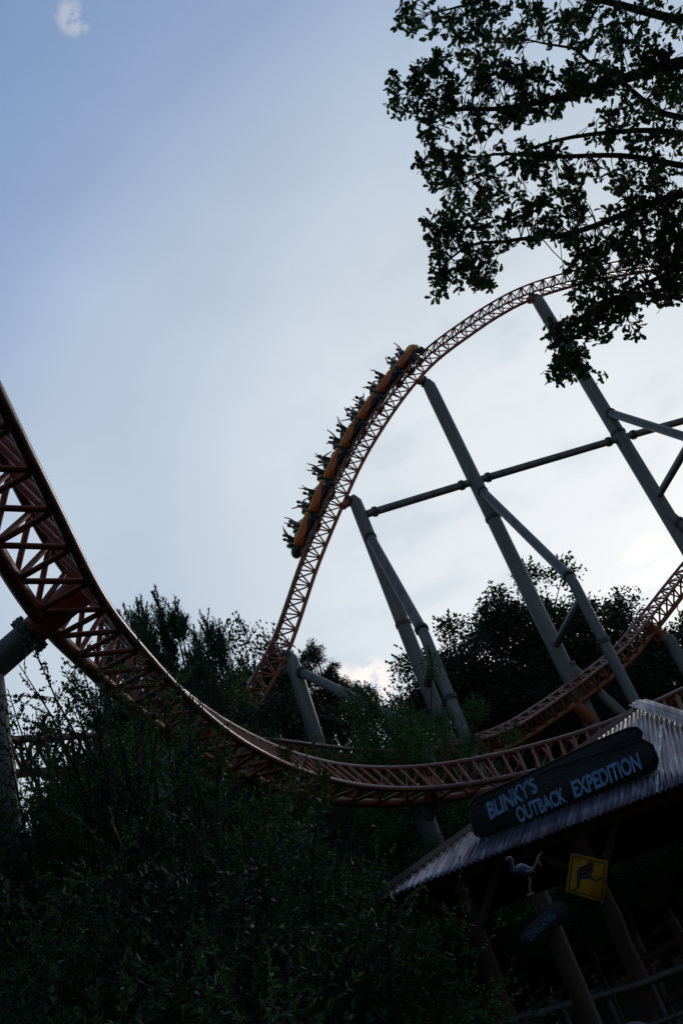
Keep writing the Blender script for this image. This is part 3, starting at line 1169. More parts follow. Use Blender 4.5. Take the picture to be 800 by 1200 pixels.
# flaky white strip on the sheet overlap
m = MB()
pa, pb = on_plane(774, 850, P0 + nr * .03, nr), on_plane(769, 929, P0 + nr * .03, nr)
sd2 = np.cross(nr, pb - pa)
sd2 /= np.linalg.norm(sd2)
K_ = 40
tt = np.linspace(0, 1, K_)
wv = [.022 + .012 * math.sin(t * 23) * math.sin(t * 51 + 1) - .012 * (t > .66) for t in tt]
V_ = [pa + (pb - pa) * t + sd2 * w_ * sg for t, w_ in zip(tt, wv) for sg in (-1, 1)]
m.add(V_, np.array([[2 * i, 2 * i + 1, 2 * i + 3, 2 * i + 2] for i in range(K_ - 1)]))
part('seam_strip', m, 'white', shel, label='flaking white painted strip along the sheet overlap')

# timber frame
eave_b = .30


def log(root, name, a, b, r, mat='timber', wob=.012):
    m = MB()
    t = np.linspace(0, 1, 9)
    P_ = np.array([a + (b - a) * x for x in t])
    P_[1:-1] += RNG.normal(0, wob, (7, 3))
    m.tube(P_, r * (1 + RNG.normal(0, .03, 9)), 14)
    return part(name, m, mat, root)


zb = ZE - .12
p1, p2 = pol(-1.3, 12.35), pol(6.4, 12.45)
log(shel, 'post', A3(*p1[:2], -.05), A3(*p1[:2], zb), .105)
log(shel, 'post', A3(*p2[:2], -.05), A3(*p2[:2], zb), .115)
for a_, b_ in ((-1.5, 9.6), (1.6, 10.2), (4.6, 9.8), (4.7, 5.0)):
    q_ = gp(a_, b_, 0)
    log(shel, 'post', q_ + A3(0, 0, -.05), A3(q_[0], q_[1], zb), .1)
p6 = gp(3.15, .45, 0)
log(shel, 'post', p6 + A3(0, 0, -.05), A3(p6[0], p6[1], zb), .11)
log(shel, 'eave_beam', gp(-1.75, .42, zb + .07), gp(3.3, .42, zb + .07), .09)
log(shel, 'eave_beam', gp(-1.5, .45, zb + .09), gp(-1.5, 10.0, zb + .09), .08)
log(shel, 'eave_beam', gp(-1.6, 9.8, zb + .07), gp(4.9, 10.2, zb + .07), .09)
log(shel, 'eave_beam', gp(4.7, 4.6, zb + .09), gp(4.7, 10.0, zb + .09), .08)
log(shel, 'cross_beam', gp(-1.6, 4.0, zb + .25), gp(4.2, 4.2, zb + .25), .09)
for pp, hw in ((p1, .55), (p2, .55)):
    for sg in (-1, 1):
        a_ = A3(pp[0], pp[1], zb - .62)
        b_ = a_ + Ev * sg * hw + A3(0, 0, .62)
        log(shel, 'knee_brace', a_, b_, .055)
for s_ in np.linspace(-1.4, 3.0, 6):
    frac = (s_ + 1.98) / 5.12
    top = pl(s_, 5.42 * frac * .96, -.09)
    log(shel, 'rafter', pl(s_, .1, -.09), top, .05)
log(shel, 'king_post', gp(3.1, 5.0, zb + .2), A3(*(Aw - nr * .1)[:2], Aw[2] - .12), .08)

# queue railing between the posts, and the rope line behind it
q1, q2 = A3(*pol(-1.3, 12.2)[:2], el_z(-3.0, 12.2)), A3(*pol(6.35, 12.3)[:2], el_z(-3.55, 12.3))
rl = thing('railing', 'round grey pipe railing between the shelter posts', 'railing', A3(q1[0], q1[1], 0))
m = MB()
m.tube([q1 + A3(-1.4, .1, .02), q1, (q1 + q2) / 2 + A3(0, 0, -.01), q2, q2 + A3(2.0, -.05, .03)], .045, 14)
part('handrail', m, 'steel', rl)
m = MB()
m.tube([q1 + A3(-1.4, .1, -.42), q1 + A3(0, 0, -.42), q2 + A3(0, 0, -.42), q2 + A3(2, -.05, -.4)], .03, 10)
part('lower_rail', m, 'steel', rl)
for x_ in np.linspace(0, 1, 4):
    m = MB()
    c_ = q1 + (q2 - q1) * x_ + A3(.12, .02, 0)
    m.pipe(A3(c_[0], c_[1], -.05), c_, .03, 10)
    part('stanchion', m, 'steel', rl)
rp = thing('rope_barrier', 'thin pale rope barrier strung across the dim queue behind the railing', 'rope barrier', pol(3, 15.6))
pa, pb, pc = pol(-2.2, 15.2, el_z(-2.9, 15.2)), pol(4.5, 15.6, el_z(-1.7, 15.6)), pol(9.5, 15.8, el_z(-1.0, 15.8))
for a_, b_ in ((pa, pb), (pb, pc)):
    m = MB()
    t = np.linspace(0, 1, 14)
    m.tube([a_ + (b_ - a_) * x - A3(0, 0, .09 * 4 * x * (1 - x)) for x in t], .014, 8)
    part('rope', m, 'rope', rp)
for c_ in (pa, pb, pc):
    log(rp, 'post', A3(c_[0], c_[1], -.05), c_ + A3(0, 0, .12), .055)
# log fence at the right, boulder at its foot
lf = thing('log_fence', 'low reddish log fence right of the broad shelter post', 'fence', pol(8.2, 13.2))
for z_ in (el_z(-2.3, 13.2), el_z(-4.6, 13.2)):
    log(lf, 'fence_rail', pol(6.9, 13.2, z_ - .05), pol(11.5, 13.4, z_ + .08), .06)
for az_ in (7.1, 9.4, 11.4):
    log(lf, 'fence_post', pol(az_, 13.25, -.05), pol(az_, 13.25, 1.35), .07)
m = MB()
m.sphere((0, 0, 0), (.34, .26, .22), 22, 14)
v_ = m.v[0]
m.v[0] = v_ * (1 + .12 * np.sin(v_[:, :1] * 11 + 1) * np.cos(v_[:, 1:2] * 13) + .07 * np.sin(v_[:, 2:] * 19)) + pol(4.7, 10.8, .42)
bo = solo('boulder', m, 'stone', 'pale lilac-grey boulder in front of the railing at bottom right', 'rock', pol(4.7, 10.8, .2))
m = MB()
m.sphere((0, 0, 0), (.55, .45, .26), 22, 14)
v_ = m.v[0]
m.v[0] = v_ * (1 + .12 * np.sin(v_[:, :1] * 7 + 2) * np.cos(v_[:, 1:2] * 9)) + pol(4.75, 10.85, .02)
solo('boulder', m, 'stone', 'wide dark boulder lying under the pale lilac-grey one', 'rock', pol(4.75, 10.85, -.1))

# ------------------------------------------------------------------ name board on the roof


def text_mesh(s, size, extr, sx=1.0, bold=.0, spacing=1.0):
    cu = bpy.data.curves.new('lettering', 'FONT')
    cu.body = s
    cu.size = size
    cu.extrude = extr
    cu.offset = bold
    cu.space_character = spacing
    o = bpy.data.objects.new('lettering', cu)
    COL.objects.link(o)
    dg = bpy.context.evaluated_depsgraph_get()
    me = bpy.data.meshes.new_from_object(o.evaluated_get(dg))
    bpy.data.objects.remove(o)
    V = np.zeros(len(me.vertices) * 3)
    me.vertices.foreach_get('co', V)
    V = V.reshape(-1, 3)
    V[:, 0] *= sx
    faces = [list(p.vertices) for p in me.polygons]
    bpy.data.meshes.remove(me)
    return V, faces


SB = .82                                                     # metres behind the eave
PS = gp(0, SB, 0)
nS = Bk.copy()


def sp(u, v, off=0.0):                                        # photo point on the sign's upright plane
    return on_plane(u, v, PS - Bk * off, nS)


def word(root, s, u0v0, u1v1, hpx, mat, off, extr=.012, bold=.0, planef=sp, up=None, spacing=1.0):
    """lettering whose baseline runs between two points of its plane, hpx = cap-height point above the start"""
    a, b, c = planef(*u0v0, off), planef(*u1v1, off), planef(*hpx, off)
    x = b - a
    L = np.linalg.norm(x)
    x /= L
    upv = c - a
    V, F_ = text_mesh(s, 1.0, 0, 1, 0, spacing)
    w_ = V[:, 0].max() - V[:, 0].min()
    caph = np.percentile(V[:, 1], 98)
    V, F_ = text_mesh(s, 1.0, .01, 1, bold, spacing)
    V[:, 0] -= V[:, 0].min()
    w_ = V[:, 0].max()
    nrm = np.cross(x, upv)
    nrm /= np.linalg.norm(nrm)
    W = a + x * (V[:, :1] / w_ * L) + upv * (V[:, 1:2] / caph) + nrm * (V[:, 2:] / .01 * extr)
    m = MB()
    m.add(W, F_)
    return part('lettering', m, mat, root, smooth=False)


def rounded(pts, r=.25, k=4):
    """round polygon corners"""
    out = []
    n = len(pts)
    for i in range(n):
        p, a, b = pts[i], pts[i - 1], pts[(i + 1) % n]
        for t in np.linspace(0, 1, k):
            p0 = p + (a - p) * r
            p1_ = p + (b - p) * r
            out.append((1 - t) ** 2 * p0 + 2 * t * (1 - t) * p + t * t * p1_)
    return out


nb = thing('name_board', 'large dark plank name board with blue lettering leaning on the shelter roof', 'sign', sp(660, 960) * A3(1, 1, 0) + A3(0, 0, 2.9))
lower = [(550, 958), (554, 944), (566, 938), (650, 898), (752, 866), (764, 873), (771, 890), (769, 900), (762, 907), (668, 948), (585, 986), (574, 988), (556, 978)]
upper = [(549, 945), (556, 934), (600, 915), (680, 876), (735, 853), (746, 852), (752, 858), (751, 868), (742, 876), (700, 892), (650, 910), (560, 947)]
m = MB()
m.prism(rounded([sp(*q) for q in lower], .05), Bk * .05)
part('lower_plank', m, 'board', nb, smooth=False)
m = MB()
m.prism(rounded([sp(*q, -.012) for q in upper], .16), Bk * .05)
part('upper_plank', m, 'board', nb, smooth=False)
for outl, nm in ((lower, 'lower'), (upper, 'upper')):          # worn paler edge line
    m = MB()
    c_ = np.mean([sp(*q) for q in outl], 0)
    ring = [c_ + (p_ - c_) * 1.0 for p_ in rounded([sp(*q, .004 if nm == 'lower' else -.008) for q in outl], (.05 if nm == 'lower' else .16))]
    m.tube(np.array(ring + ring[:2]), .012, 6, cap=False)
    part('board_edge', m, 'edge', nb)
word(nb, "BLINKY'S", (574, 960), (630, 927.5), (569, 942), 'blue', .006, .006, .032)
word(nb, "OUTBACK", (607.5, 964), (664, 939), (602.5, 948), 'blue', .006, .006, .032)
word(nb, "EXPEDITION", (673, 935), (752, 900.5), (668, 917), 'blue', .006, .006, .032)
for (u_, v_) in ((600, 965), (735, 905)):                     # props behind the board
    a_ = sp(u_, v_) + Bk * .05
    b_ = a_ + Bk * .75
    s_, t_ = (b_ - P0) @ Ev, None
    hz = P0[2] + ((b_ - P0) @ Bk) * (Bs[2] / math.hypot(Bs[0], Bs[1]))
    b_[2] = hz + .03
    m = MB()
    m.pipe(a_ + A3(0, 0, .05), b_, .022, 8)
    part('prop', m, 'timber', nb)
for (u_, v_) in ((590, 978), (640, 958), (700, 931), (752, 909)):
    a_ = sp(u_, v_) + Bk * .03
    hz = P0[2] + ((a_ - P0) @ Bk) * (Bs[2] / math.hypot(Bs[0], Bs[1]))
    if a_[2] > hz:
        m = MB()
        m.box(A3(a_[0], a_[1], (a_[2] + hz) / 2), [Ev, Bk, A3(0, 0, 1)], (.02, .02, (a_[2] - hz) / 2 + .03))
        part('foot', m, 'timber', nb)

# ------------------------------------------------------------------ entrance post, arrow board, bird figurine
pe = pol(2.95, 9.6)
ztop = el_z(2.55, 9.6)
ep = thing('entrance_post', 'pale weathered timber post carrying the entrance board in front of the shelter', 'post', pe)
m = MB()
t = np.linspace(0, 1, 10)
m.tube(np.array([A3(pe[0], pe[1], -.05 + (ztop + .05) * x) for x in t]), .095 * (1.06 - .1 * t), 10)
part('shaft', m, 'timber2', ep)
nE = pol(2.95, 1.0)
PE = pe - nE * .13


def spE(u, v, off=0.0):
    return on_plane(u, v, PE - nE * off, nE)


es_ = thing('entrance_sign', 'small tilted dark arrow board lettered in blue, nailed to the pale post', 'sign', spE(636, 1084))
m = MB()
outl = [(608, 1102), (614, 1088), (648, 1058), (658, 1056), (667, 1066), (664, 1078), (628, 1108), (616, 1112)]
m.prism(rounded([spE(*q) for q in outl], .2), nE * .03)
part('board', m, 'board', es_, smooth=False)
word(es_, "EINGANG", (622, 1103), (652, 1074), (616, 1096), 'blue_dark', .004, .003, .024, planef=spE)
m = MB()
for q in ((628, 1092), (645, 1078)):
    m.sphere(spE(*q, .004), .008, 8, 6)
part('nail_heads', m, 'dgrey', es_)

PB = pe.copy()


def spB(u, v, off=0.0):
    return on_plane(u, v, PB - nE * off, nE)


foot_pt = spB(624, 1054)
zs = ztop - foot_pt[2]
sh_ = lambda u, v, off=0.0: spB(u, v, off) + A3(0, 0, zs + .012)
bird = thing('bird_figurine', 'small painted bird figurine kicking one leg high on top of the pale post', 'figurine', A3(pe[0], pe[1], ztop))
m = MB()
m.tube([sh_(601, 1023), sh_(604, 1027), sh_(610, 1025), sh_(617, 1026), sh_(624, 1027), sh_(628, 1028)], [.020, .036, .058, .062, .045, .012], 14)
part('body', m, 'bird_blue', bird)
m = MB()
m.tube([sh_(606, 1026), sh_(602, 1022), sh_(600, 1016)], [.03, .022, .026], 12)
m.sphere(sh_(598, 1013), (.042, .036, .036), 14, 9)
part('head', m, 'bird_blue', bird)
m = MB()
m.tube([sh_(601, 1013), sh_(602, 1018), sh_(604, 1023)], [.022, .016, .003], 10)
part('beak', m, 'bird_yellow', bird)
m = MB()
m.sphere(sh_(611, 1020, .04), (.045, .02, .022), 12, 8)
part('wing', m, 'cloth_white', bird)
m = MB()
m.tube([sh_(620, 1029), sh_(623, 1038), sh_(622, 1045), sh_(624, 1053)], [.018, .013, .010, .010], 10)
for du, dv in ((-5, 1.5), (4, -1.5), (0.5, .5)):
    m.tube([sh_(624, 1053), sh_(624 + du, 1053.6 + dv)], [.012, .008], 8)
part('leg', m, 'bird_leg', bird)
m = MB()
m.tube([sh_(618, 1027, .05), sh_(624, 1026, .06), sh_(629, 1019, .06), sh_(631, 1014, .06)], [.02, .013, .011, .012], 10)
for tgt in ((637, 1003), (636, 1020), (633, 1006)):
    m.tube([sh_(631, 1014, .06), sh_((631 + tgt[0]) / 2, (1014 + tgt[1]) / 2 - .8, .06), sh_(*tgt, .06)], [.012, .010, .004], 8)
part('raised_leg', m, 'bird_leg', bird)

# ------------------------------------------------------------------ kangaroo warning sign on the broad post
nK = pol(6.2, 1.0)
PK = pol(6.4, 12.45) - nK * .16


def spK(u, v, off=0.0):
    return on_plane(u, v, PK - nK * off, nK)


ks = thing('warning_sign', 'crooked yellow warning sign with black kangaroo silhouette on the shelter post', 'sign', spK(687, 1028))
cor = [(668, 999), (712, 1009), (707, 1058), (662, 1045)]
m = MB()
m.prism(rounded([spK(*q) for q in cor], .06), nK * .012)
part('plate', m, 'yellow', ks, smooth=False)
kc = [A3(*q) for q in cor]


def kuv(x, y):          # x right, y down in the plate's own 0..1 square
    p = kc[0] * (1 - x) * (1 - y) + kc[1] * x * (1 - y) + kc[2] * x * y + kc[3] * (1 - x) * y
    return (p[0], p[1])


m = MB()
b0_, b1_ = .055, .085
for (x0, y0), (x1, y1) in (((b0_, b0_), (1 - b0_, b0_)), ((1 - b0_, b0_), (1 - b0_, 1 - b0_)), ((1 - b0_, 1 - b0_), (b0_, 1 - b0_)), ((b0_, 1 - b0_), (b0_, b0_))):
    dx, dy = (1 if x1 > x0 else -1 if x1 < x0 else 0), (1 if y1 > y0 else -1 if y1 < y0 else 0)
    ix, iy = -dy * .03, dx * .03
    pts_ = [kuv(x0, y0), kuv(x1, y1), kuv(x1 + ix - dx * .03, y1 + iy - dy * .03), kuv(x0 + ix + dx * .03, y0 + iy + dy * .03)]
    m.add([spK(*q, .003) for q in pts_], [[0, 3, 2, 1]])
part('border', m, 'ink', ks, smooth=False)
kang_px = [(691.5, 1008.5), (692.2, 1011), (694, 1010), (695.5, 1012.5), (694.5, 1017), (694, 1021), (692, 1025), (694, 1028), (697, 1031), (700, 1030.5), (705.5, 1027), (706, 1028.5), (700.5, 1032.5), (698, 1034), (695, 1032.5), (690.5, 1029.5), (686, 1030), (681, 1030), (679, 1034), (678, 1040), (675.5, 1043), (671.5, 1043), (671, 1041.5), (674, 1041), (675.5, 1037), (675.5, 1030), (674.8, 1024), (676, 1018.5), (679, 1016), (684, 1014.5), (687, 1013), (688.5, 1011), (687, 1010), (689.5, 1009.8)]
m = MB()
m.add([spK(*q, .003) for q in kang_px], [list(range(len(kang_px)))[::-1]])
part('kangaroo_silhouette', m, 'ink', ks, smooth=False)
m = MB()
m.box(PK + nK * .05 + A3(*(spK(687, 1028) - PK)) * A3(1, 1, 0) * .4 + A3(0, 0, spK(687, 1028)[2]), np.array([np.cross(A3(0, 0, 1), nK), nK, A3(0, 0, 1)]), (.10, .035, .03))
part('bracket', m, 'dgrey', ks, smooth=False)

# ------------------------------------------------------------------ vegetation


def unit(a):
    return a / np.maximum(np.linalg.norm(a, axis=-1, keepdims=True), 1e-9)


def rvec(rng, n):
    return unit(rng.normal(size=(n, 3)))


def add_leaves(m, P, D, L, W, rng, droop=0.0):
    """kite-shaped leaves: base P, direction D, length L, width W (arrays)"""
    n = len(P)
    D = unit(D)
    S = unit(np.cross(D, rvec(rng, n)))
    L, W = np.broadcast_to(L, (n,))[:, None], np.broadcast_to(W, (n,))[:, None]
    mid = P + D * L * .42
    tip = P + D * L
    tip = tip - A3(0, 0, 1) * L * droop
    V = np.stack([P, mid + S * W * .5, tip, mid - S * W * .5], 1).reshape(-1, 3)
    m.add(V, (np.arange(n)[:, None] * 4 + np.arange(4)[None]))


def bent(rng, p, d, L, n, lift=0.0, wob=.12):
    """a wandering branch line of length L"""
    P_ = [np.array(p, float)]
    d = unit(np.array(d, float))
    for i in range(n):
        d = unit(d + rng.normal(0, wob, 3) + A3(0, 0, lift / n))
        P_.append(P_[-1] + d * L / n)
    return np.array(P_)


def bush(name, label, cat, loc, h, rad, nstem, nleaf, leaf=(.068, .021), mat='willow', seed=0, droop=.15, group=None, twigl=.8):
    rng = np.random.default_rng(seed)
    loc = np.array(loc, float)
    root = thing(name, label, cat, loc, group)
    ms_, ml = MB(), MB()
    per = max(6, nleaf // (nstem * 26))
    for s_ in range(nstem):
        a_ = rng.uniform(0, 2 * math.pi)
        out = rng.uniform(.12, 1) ** .7 * rad
        hh = h * (1 - .35 * (out / rad) ** 2) * rng.uniform(.78, 1.0)
        d = A3(math.cos(a_) * out, math.sin(a_) * out, hh)
        p = loc + A3(rng.normal(0, .15), rng.normal(0, .15), -.05)
        L = np.linalg.norm(d)
        st = bent(rng, p, d, L, 9, 0, .07)
        ms_.tube(st, np.linspace(.028 + h * .003, .006, 10), 6, cap=False)
        for t_ in range(26):
            f = rng.uniform(.16, 1.0)
            q_ = f * 9
            i = min(int(q_), 8)
            b_ = st[i] + (st[i + 1] - st[i]) * (q_ - i)
            dr = unit(st[min(i + 1, 9)] - st[i]) * .7 + rvec(rng, 1)[0] * A3(1, 1, .5) + A3(0, 0, .25)
            tl = twigl * rng.uniform(.5, 1.2) * (1.05 - .2 * f)
            tw = bent(rng, b_, dr, tl, 4, -droop, .16)
            ms_.tube(tw, np.linspace(.007, .003, 5), 3, cap=False)
            k_ = rng.integers(int(per * .6), int(per * 1.4) + 1)
            u_ = rng.uniform(.1, 1.0, k_) * 4
            ii_ = np.minimum(u_.astype(int), 3)
            Pp = tw[ii_] + (tw[ii_ + 1] - tw[ii_]) * (u_ - ii_)[:, None]
            td = unit(tw[-1] - tw[0])
            Dd = td * .9 + rvec(rng, k_) * .9 - A3(0, 0, droop)
            add_leaves(ml, Pp, Dd, leaf[0] * rng.uniform(.6, 1.3, k_), leaf[1] * rng.uniform(.8, 1.3, k_), rng, .05)
    part('foliage', ml, mat, root, smooth=False)
    part('stems', ms_, 'twig', root)
    return root


def crown_tree(h, cw, nclump, nleaf, leaf, kind, seed, trunk_r=.25):
    """meshes (foliage, trunk) of a free-standing tree, base at the origin"""
    rng = np.random.default_rng(seed)
    ml, mt = MB(), MB()
    tr = bent(rng, (0, 0, -.05), (0, 0, 1), h * .82, 8, 0, .035)
    mt.tube(tr, np.linspace(trunk_r, trunk_r * .22, 9), 10, cap=False)
    cl, rd = [], []
    for c in range(nclump):
        if kind == 'pine':
            lvl = rng.uniform(.38, 1.0)
            rr = cw * (1.02 - lvl) ** .55 * rng.uniform(.3, 1)
            a_ = rng.uniform(0, 2 * math.pi)
            p = A3(math.cos(a_) * rr, math.sin(a_) * rr, h * lvl * .97 + rr * .12)
            r_ = A3(.75, .75, .34) * rng.uniform(.6, 1.2) * cw * .22
        elif kind == 'frond':
            lvl = rng.uniform(.08, 1) ** .8
            rr = cw * (1.08 - lvl) ** .7 * rng.uniform(.3, 1.15)
            a_ = rng.uniform(0, 2 * math.pi)
            p = A3(math.cos(a_) * rr, math.sin(a_) * rr, h * lvl * .93)
            r_ = A3(.42, .42, .55) * rng.uniform(.5, 1.2) * cw * .34
        else:
            u_ = rvec(rng, 1)[0]
            rr = rng.uniform(.3, 1) ** .5
            lob = 1 + .22 * math.sin(3 * math.atan2(u_[1], u_[0]) + seed) + .12 * math.sin(5 * u_[2] + seed * 2)
            p = A3(u_[0] * cw * rr * lob, u_[1] * cw * rr * lob, h * (.50 if kind == 'shrub' else .57) + u_[2] * h * (.48 if kind == 'shrub' else .41) * rr * lob)
            p[2] = min(max(p[2], h * (.03 if kind == 'shrub' else .12)), h * rng.uniform(.9, 1.0))
            r_ = A3(1, 1, .75) * rng.uniform(.6, 1.3) * cw * .21
        cl.append(p)
        rd.append(r_)
        i = int(np.clip((p[2] / h - .16) / .82 * 8, 1, 7))
        b_ = tr[i]
        mid = (b_ + p) / 2 + A3(0, 0, -.06 * h * rng.uniform(.2, 1)) + rng.normal(0, .12, 3)
        if c % 2 == 0 or kind == 'pine':
            mt.tube([b_, mid, p], [trunk_r * .26, trunk_r * .15, .015], 5, cap=False)
    cl, rd = np.array(cl), np.array(rd)
    k_ = rng.integers(0, nclump, nleaf)
    off = rvec(rng, nleaf) * (rng.uniform(0, 1, (nleaf, 1)) ** .42) * rng.uniform(.75, 1.12, (nleaf, 1))
    P_ = cl[k_] + off * rd[k_]
    if kind == 'frond':
        D_ = A3(0, 0, 1) + rvec(rng, nleaf) * .75
    elif kind == 'pine':
        D_ = rvec(rng, nleaf) + A3(0, 0, .35)
    else:
        D_ = rvec(rng, nleaf) + unit(off) * .5 - A3(0, 0, .2)
    add_leaves(ml, P_, D_, leaf[0] * rng.uniform(.6, 1.4, nleaf), leaf[1] * rng.uniform(.7, 1.3, nleaf), rng)
    # stray twigs with leaves beyond the outline
    ns = nclump * 3
    k_ = rng.integers(0, nclump, ns)
    for c in k_:
        d_ = unit(cl[c] - A3(0, 0, h * .55) + rng.normal(0, .3 * cw, 3)) + A3(0, 0, .35 if kind != 'pine' else .15)
        tw = bent(rng, cl[c], d_, float(rd[c].max()) * rng.uniform(.7, 1.25) * (1.5 if kind == 'frond' else 1), 4, .2, .15)
        mt.tube(tw, np.linspace(.025, .008, 5), 3, cap=False)
        q_ = 60 if kind == 'frond' else 16
        u_ = rng.uniform(1.2, 4, q_)
        ii_ = np.minimum(u_.astype(int), 3)
        Pp = tw[ii_] + (tw[ii_ + 1] - tw[ii_]) * (u_ - ii_)[:, None]
        add_leaves(ml, Pp, unit(tw[-1] - tw[0]) + rvec(rng, q_) * (.7 if kind == 'frond' else .9), leaf[0] * rng.uniform(.6, 1.2, q_), leaf[1] * rng.uniform(.7, 1.2, q_), rng)
    return ml, mt


LIB = {}


def make_lib(key, mat, *a):
    ml, mt = crown_tree(*a)
    zs_ = np.vstack(ml.v)[:, 2]
    LIB[key] = (ml.mesh('crown', mat, False), mt.mesh('trunk', 'bark'), float(np.percentile(zs_, 99.0 if key[:4] != 'pine' else 99.6)))


make_lib('broad0', 'broad', 16, 5.2, 110, 36000, (.19, .11), 'broad', 3)
make_lib('broad1', 'broad', 16, 4.6, 95, 34000, (.18, .11), 'broad', 5)
make_lib('broad2', 'broad', 16, 5.8, 120, 38000, (.20, .12), 'broad', 8)
make_lib('green0', 'green', 10, 3.8, 90, 30000, (.11, .05), 'broad', 13)
make_lib('green1', 'green', 10, 3.4, 80, 28000, (.10, .05), 'broad', 17)
make_lib('pine0', 'pine', 18, 4.4, 75, 26000, (.17, .035), 'pine', 21)
make_lib('pine1', 'pine', 18, 3.8, 60, 22000, (.17, .035), 'pine', 24)
make_lib('frond0', 'frond', 12, 2.6, 120, 36000, (.11, .028), 'frond', 31)
make_lib('frond1', 'frond', 12, 2.2, 100, 32000, (.11, .028), 'frond', 34)
make_lib('shrub0', 'green', 8, 4.6, 90, 22000, (.13, .065), 'shrub', 51)
make_lib('shrub1', 'broad', 8, 4.2, 80, 20000, (.13, .07), 'shrub', 57)
make_lib('lime0', 'lime', 8, 2.2, 34, 5000, (.14, .08), 'broad', 41)


def plant(key, name, label, cat, az, d, top_el, wide=1.0, rot=0, group=None):
    h = el_z(top_el, d)
    cm_, tm, h0 = LIB[key]
    loc = pol(az, d, 0)
    r_ = thing(name, label, cat, loc, group)
    s = h / h0
    r_.scale = (s * wide, s * wide, s)
    r_.rotation_euler = (0, 0, R(rot))
    for nm, me in (('crown', cm_), ('trunk', tm)):
        o = bpy.data.objects.new(nm, me)
        COL.objects.link(o)
        o.parent = r_
    return r_


def row(spec, name, cat, group, fmt):
    """spec sorted by bearing; fmt gets the ordinal from the left"""
    spec = sorted(spec, key=lambda q: q[1])
    for i, (key, az, d, el, wd) in enumerate(spec):
        plant(key, name, fmt.format(ORD[i]), cat, az, d, el, wd, (i * 137) % 360, group)


# skyline trees on the right, behind the columns
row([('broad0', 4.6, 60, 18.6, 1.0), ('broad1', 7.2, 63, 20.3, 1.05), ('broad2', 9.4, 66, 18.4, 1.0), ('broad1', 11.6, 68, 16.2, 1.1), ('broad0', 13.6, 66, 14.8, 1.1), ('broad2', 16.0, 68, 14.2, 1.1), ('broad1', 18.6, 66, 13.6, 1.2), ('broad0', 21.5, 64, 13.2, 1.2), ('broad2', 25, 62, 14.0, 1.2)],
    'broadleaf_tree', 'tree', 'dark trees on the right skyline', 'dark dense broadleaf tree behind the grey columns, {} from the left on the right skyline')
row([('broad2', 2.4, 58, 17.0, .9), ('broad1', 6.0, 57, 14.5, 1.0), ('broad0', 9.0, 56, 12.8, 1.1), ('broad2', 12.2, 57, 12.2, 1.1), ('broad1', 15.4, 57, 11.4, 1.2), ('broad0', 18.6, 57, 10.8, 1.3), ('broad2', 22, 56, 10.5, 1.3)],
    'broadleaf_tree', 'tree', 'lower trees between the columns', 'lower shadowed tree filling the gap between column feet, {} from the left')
# pines left of the gap of sky
row([('pine0', -7.9, 56, 21.6, 1.0), ('pine1', -5.6, 57, 21.3, 1.05), ('pine0', -3.6, 59, 18.4, .7)],
    'pine_tree', 'tree', 'pines behind the foot of the hill track', 'open-crowned dark pine behind the foot of the hill track, {} from the left')
plant('broad1', 'broadleaf_tree', 'dark broadleaf tree low in the sky gap right of the pines', 'tree', -.8, 58, 16.0, .8, 40)
# trees between the near track and the hill
row([('broad0', -22.5, 33, 17.5, .9), ('broad2', -19.0, 38, 20.5, .9), ('broad1', -14.8, 42, 23.0, .85), ('broad2', -11.4, 51, 22.0, .8), ('broad0', -8.6, 58, 21.8, .75)],
    'broadleaf_tree', 'tree', 'trees behind the near track at left', 'dark broadleaf tree behind the near track at left, {} from the left')
row([('frond0', -17.2, 26, 26.6, 1.0), ('frond1', -14.6, 25.5, 26.4, .85), ('frond0', -12.6, 27, 24.4, .75), ('frond1', -19.4, 25, 21.0, 1.0)],
    'conifer', 'conifer', 'feathery conifers behind the near track', 'feathery conifer with upright sprays just behind the near track, {} from the left')
plant('lime0', 'sapling', 'yellowish-green leafy sapling beside the near track below the conifers', 'sapling', -14.4, 21.0, 19.6, .8, 10)
row([('green0', -2.9, 33, 16.0, .8), ('green1', -.3, 34, 17.3, .8), ('green0', -5.6, 36, 14.0, .6)],
    'leafy_tree', 'tree', 'greener trees in front of the hill columns', 'soft green young tree in front of the column feet, {} from the left')
plant('green1', 'leafy_tree', 'soft green tree behind the left pillar, hiding most of the far track', 'tree', -22.6, 20.0, 19.6, .75, 75)
plant('green0', 'leafy_tree', 'soft green tree under the near track, left of the bent-arm pillar', 'tree', -19.0, 20.5, 19.0, .6, 160)
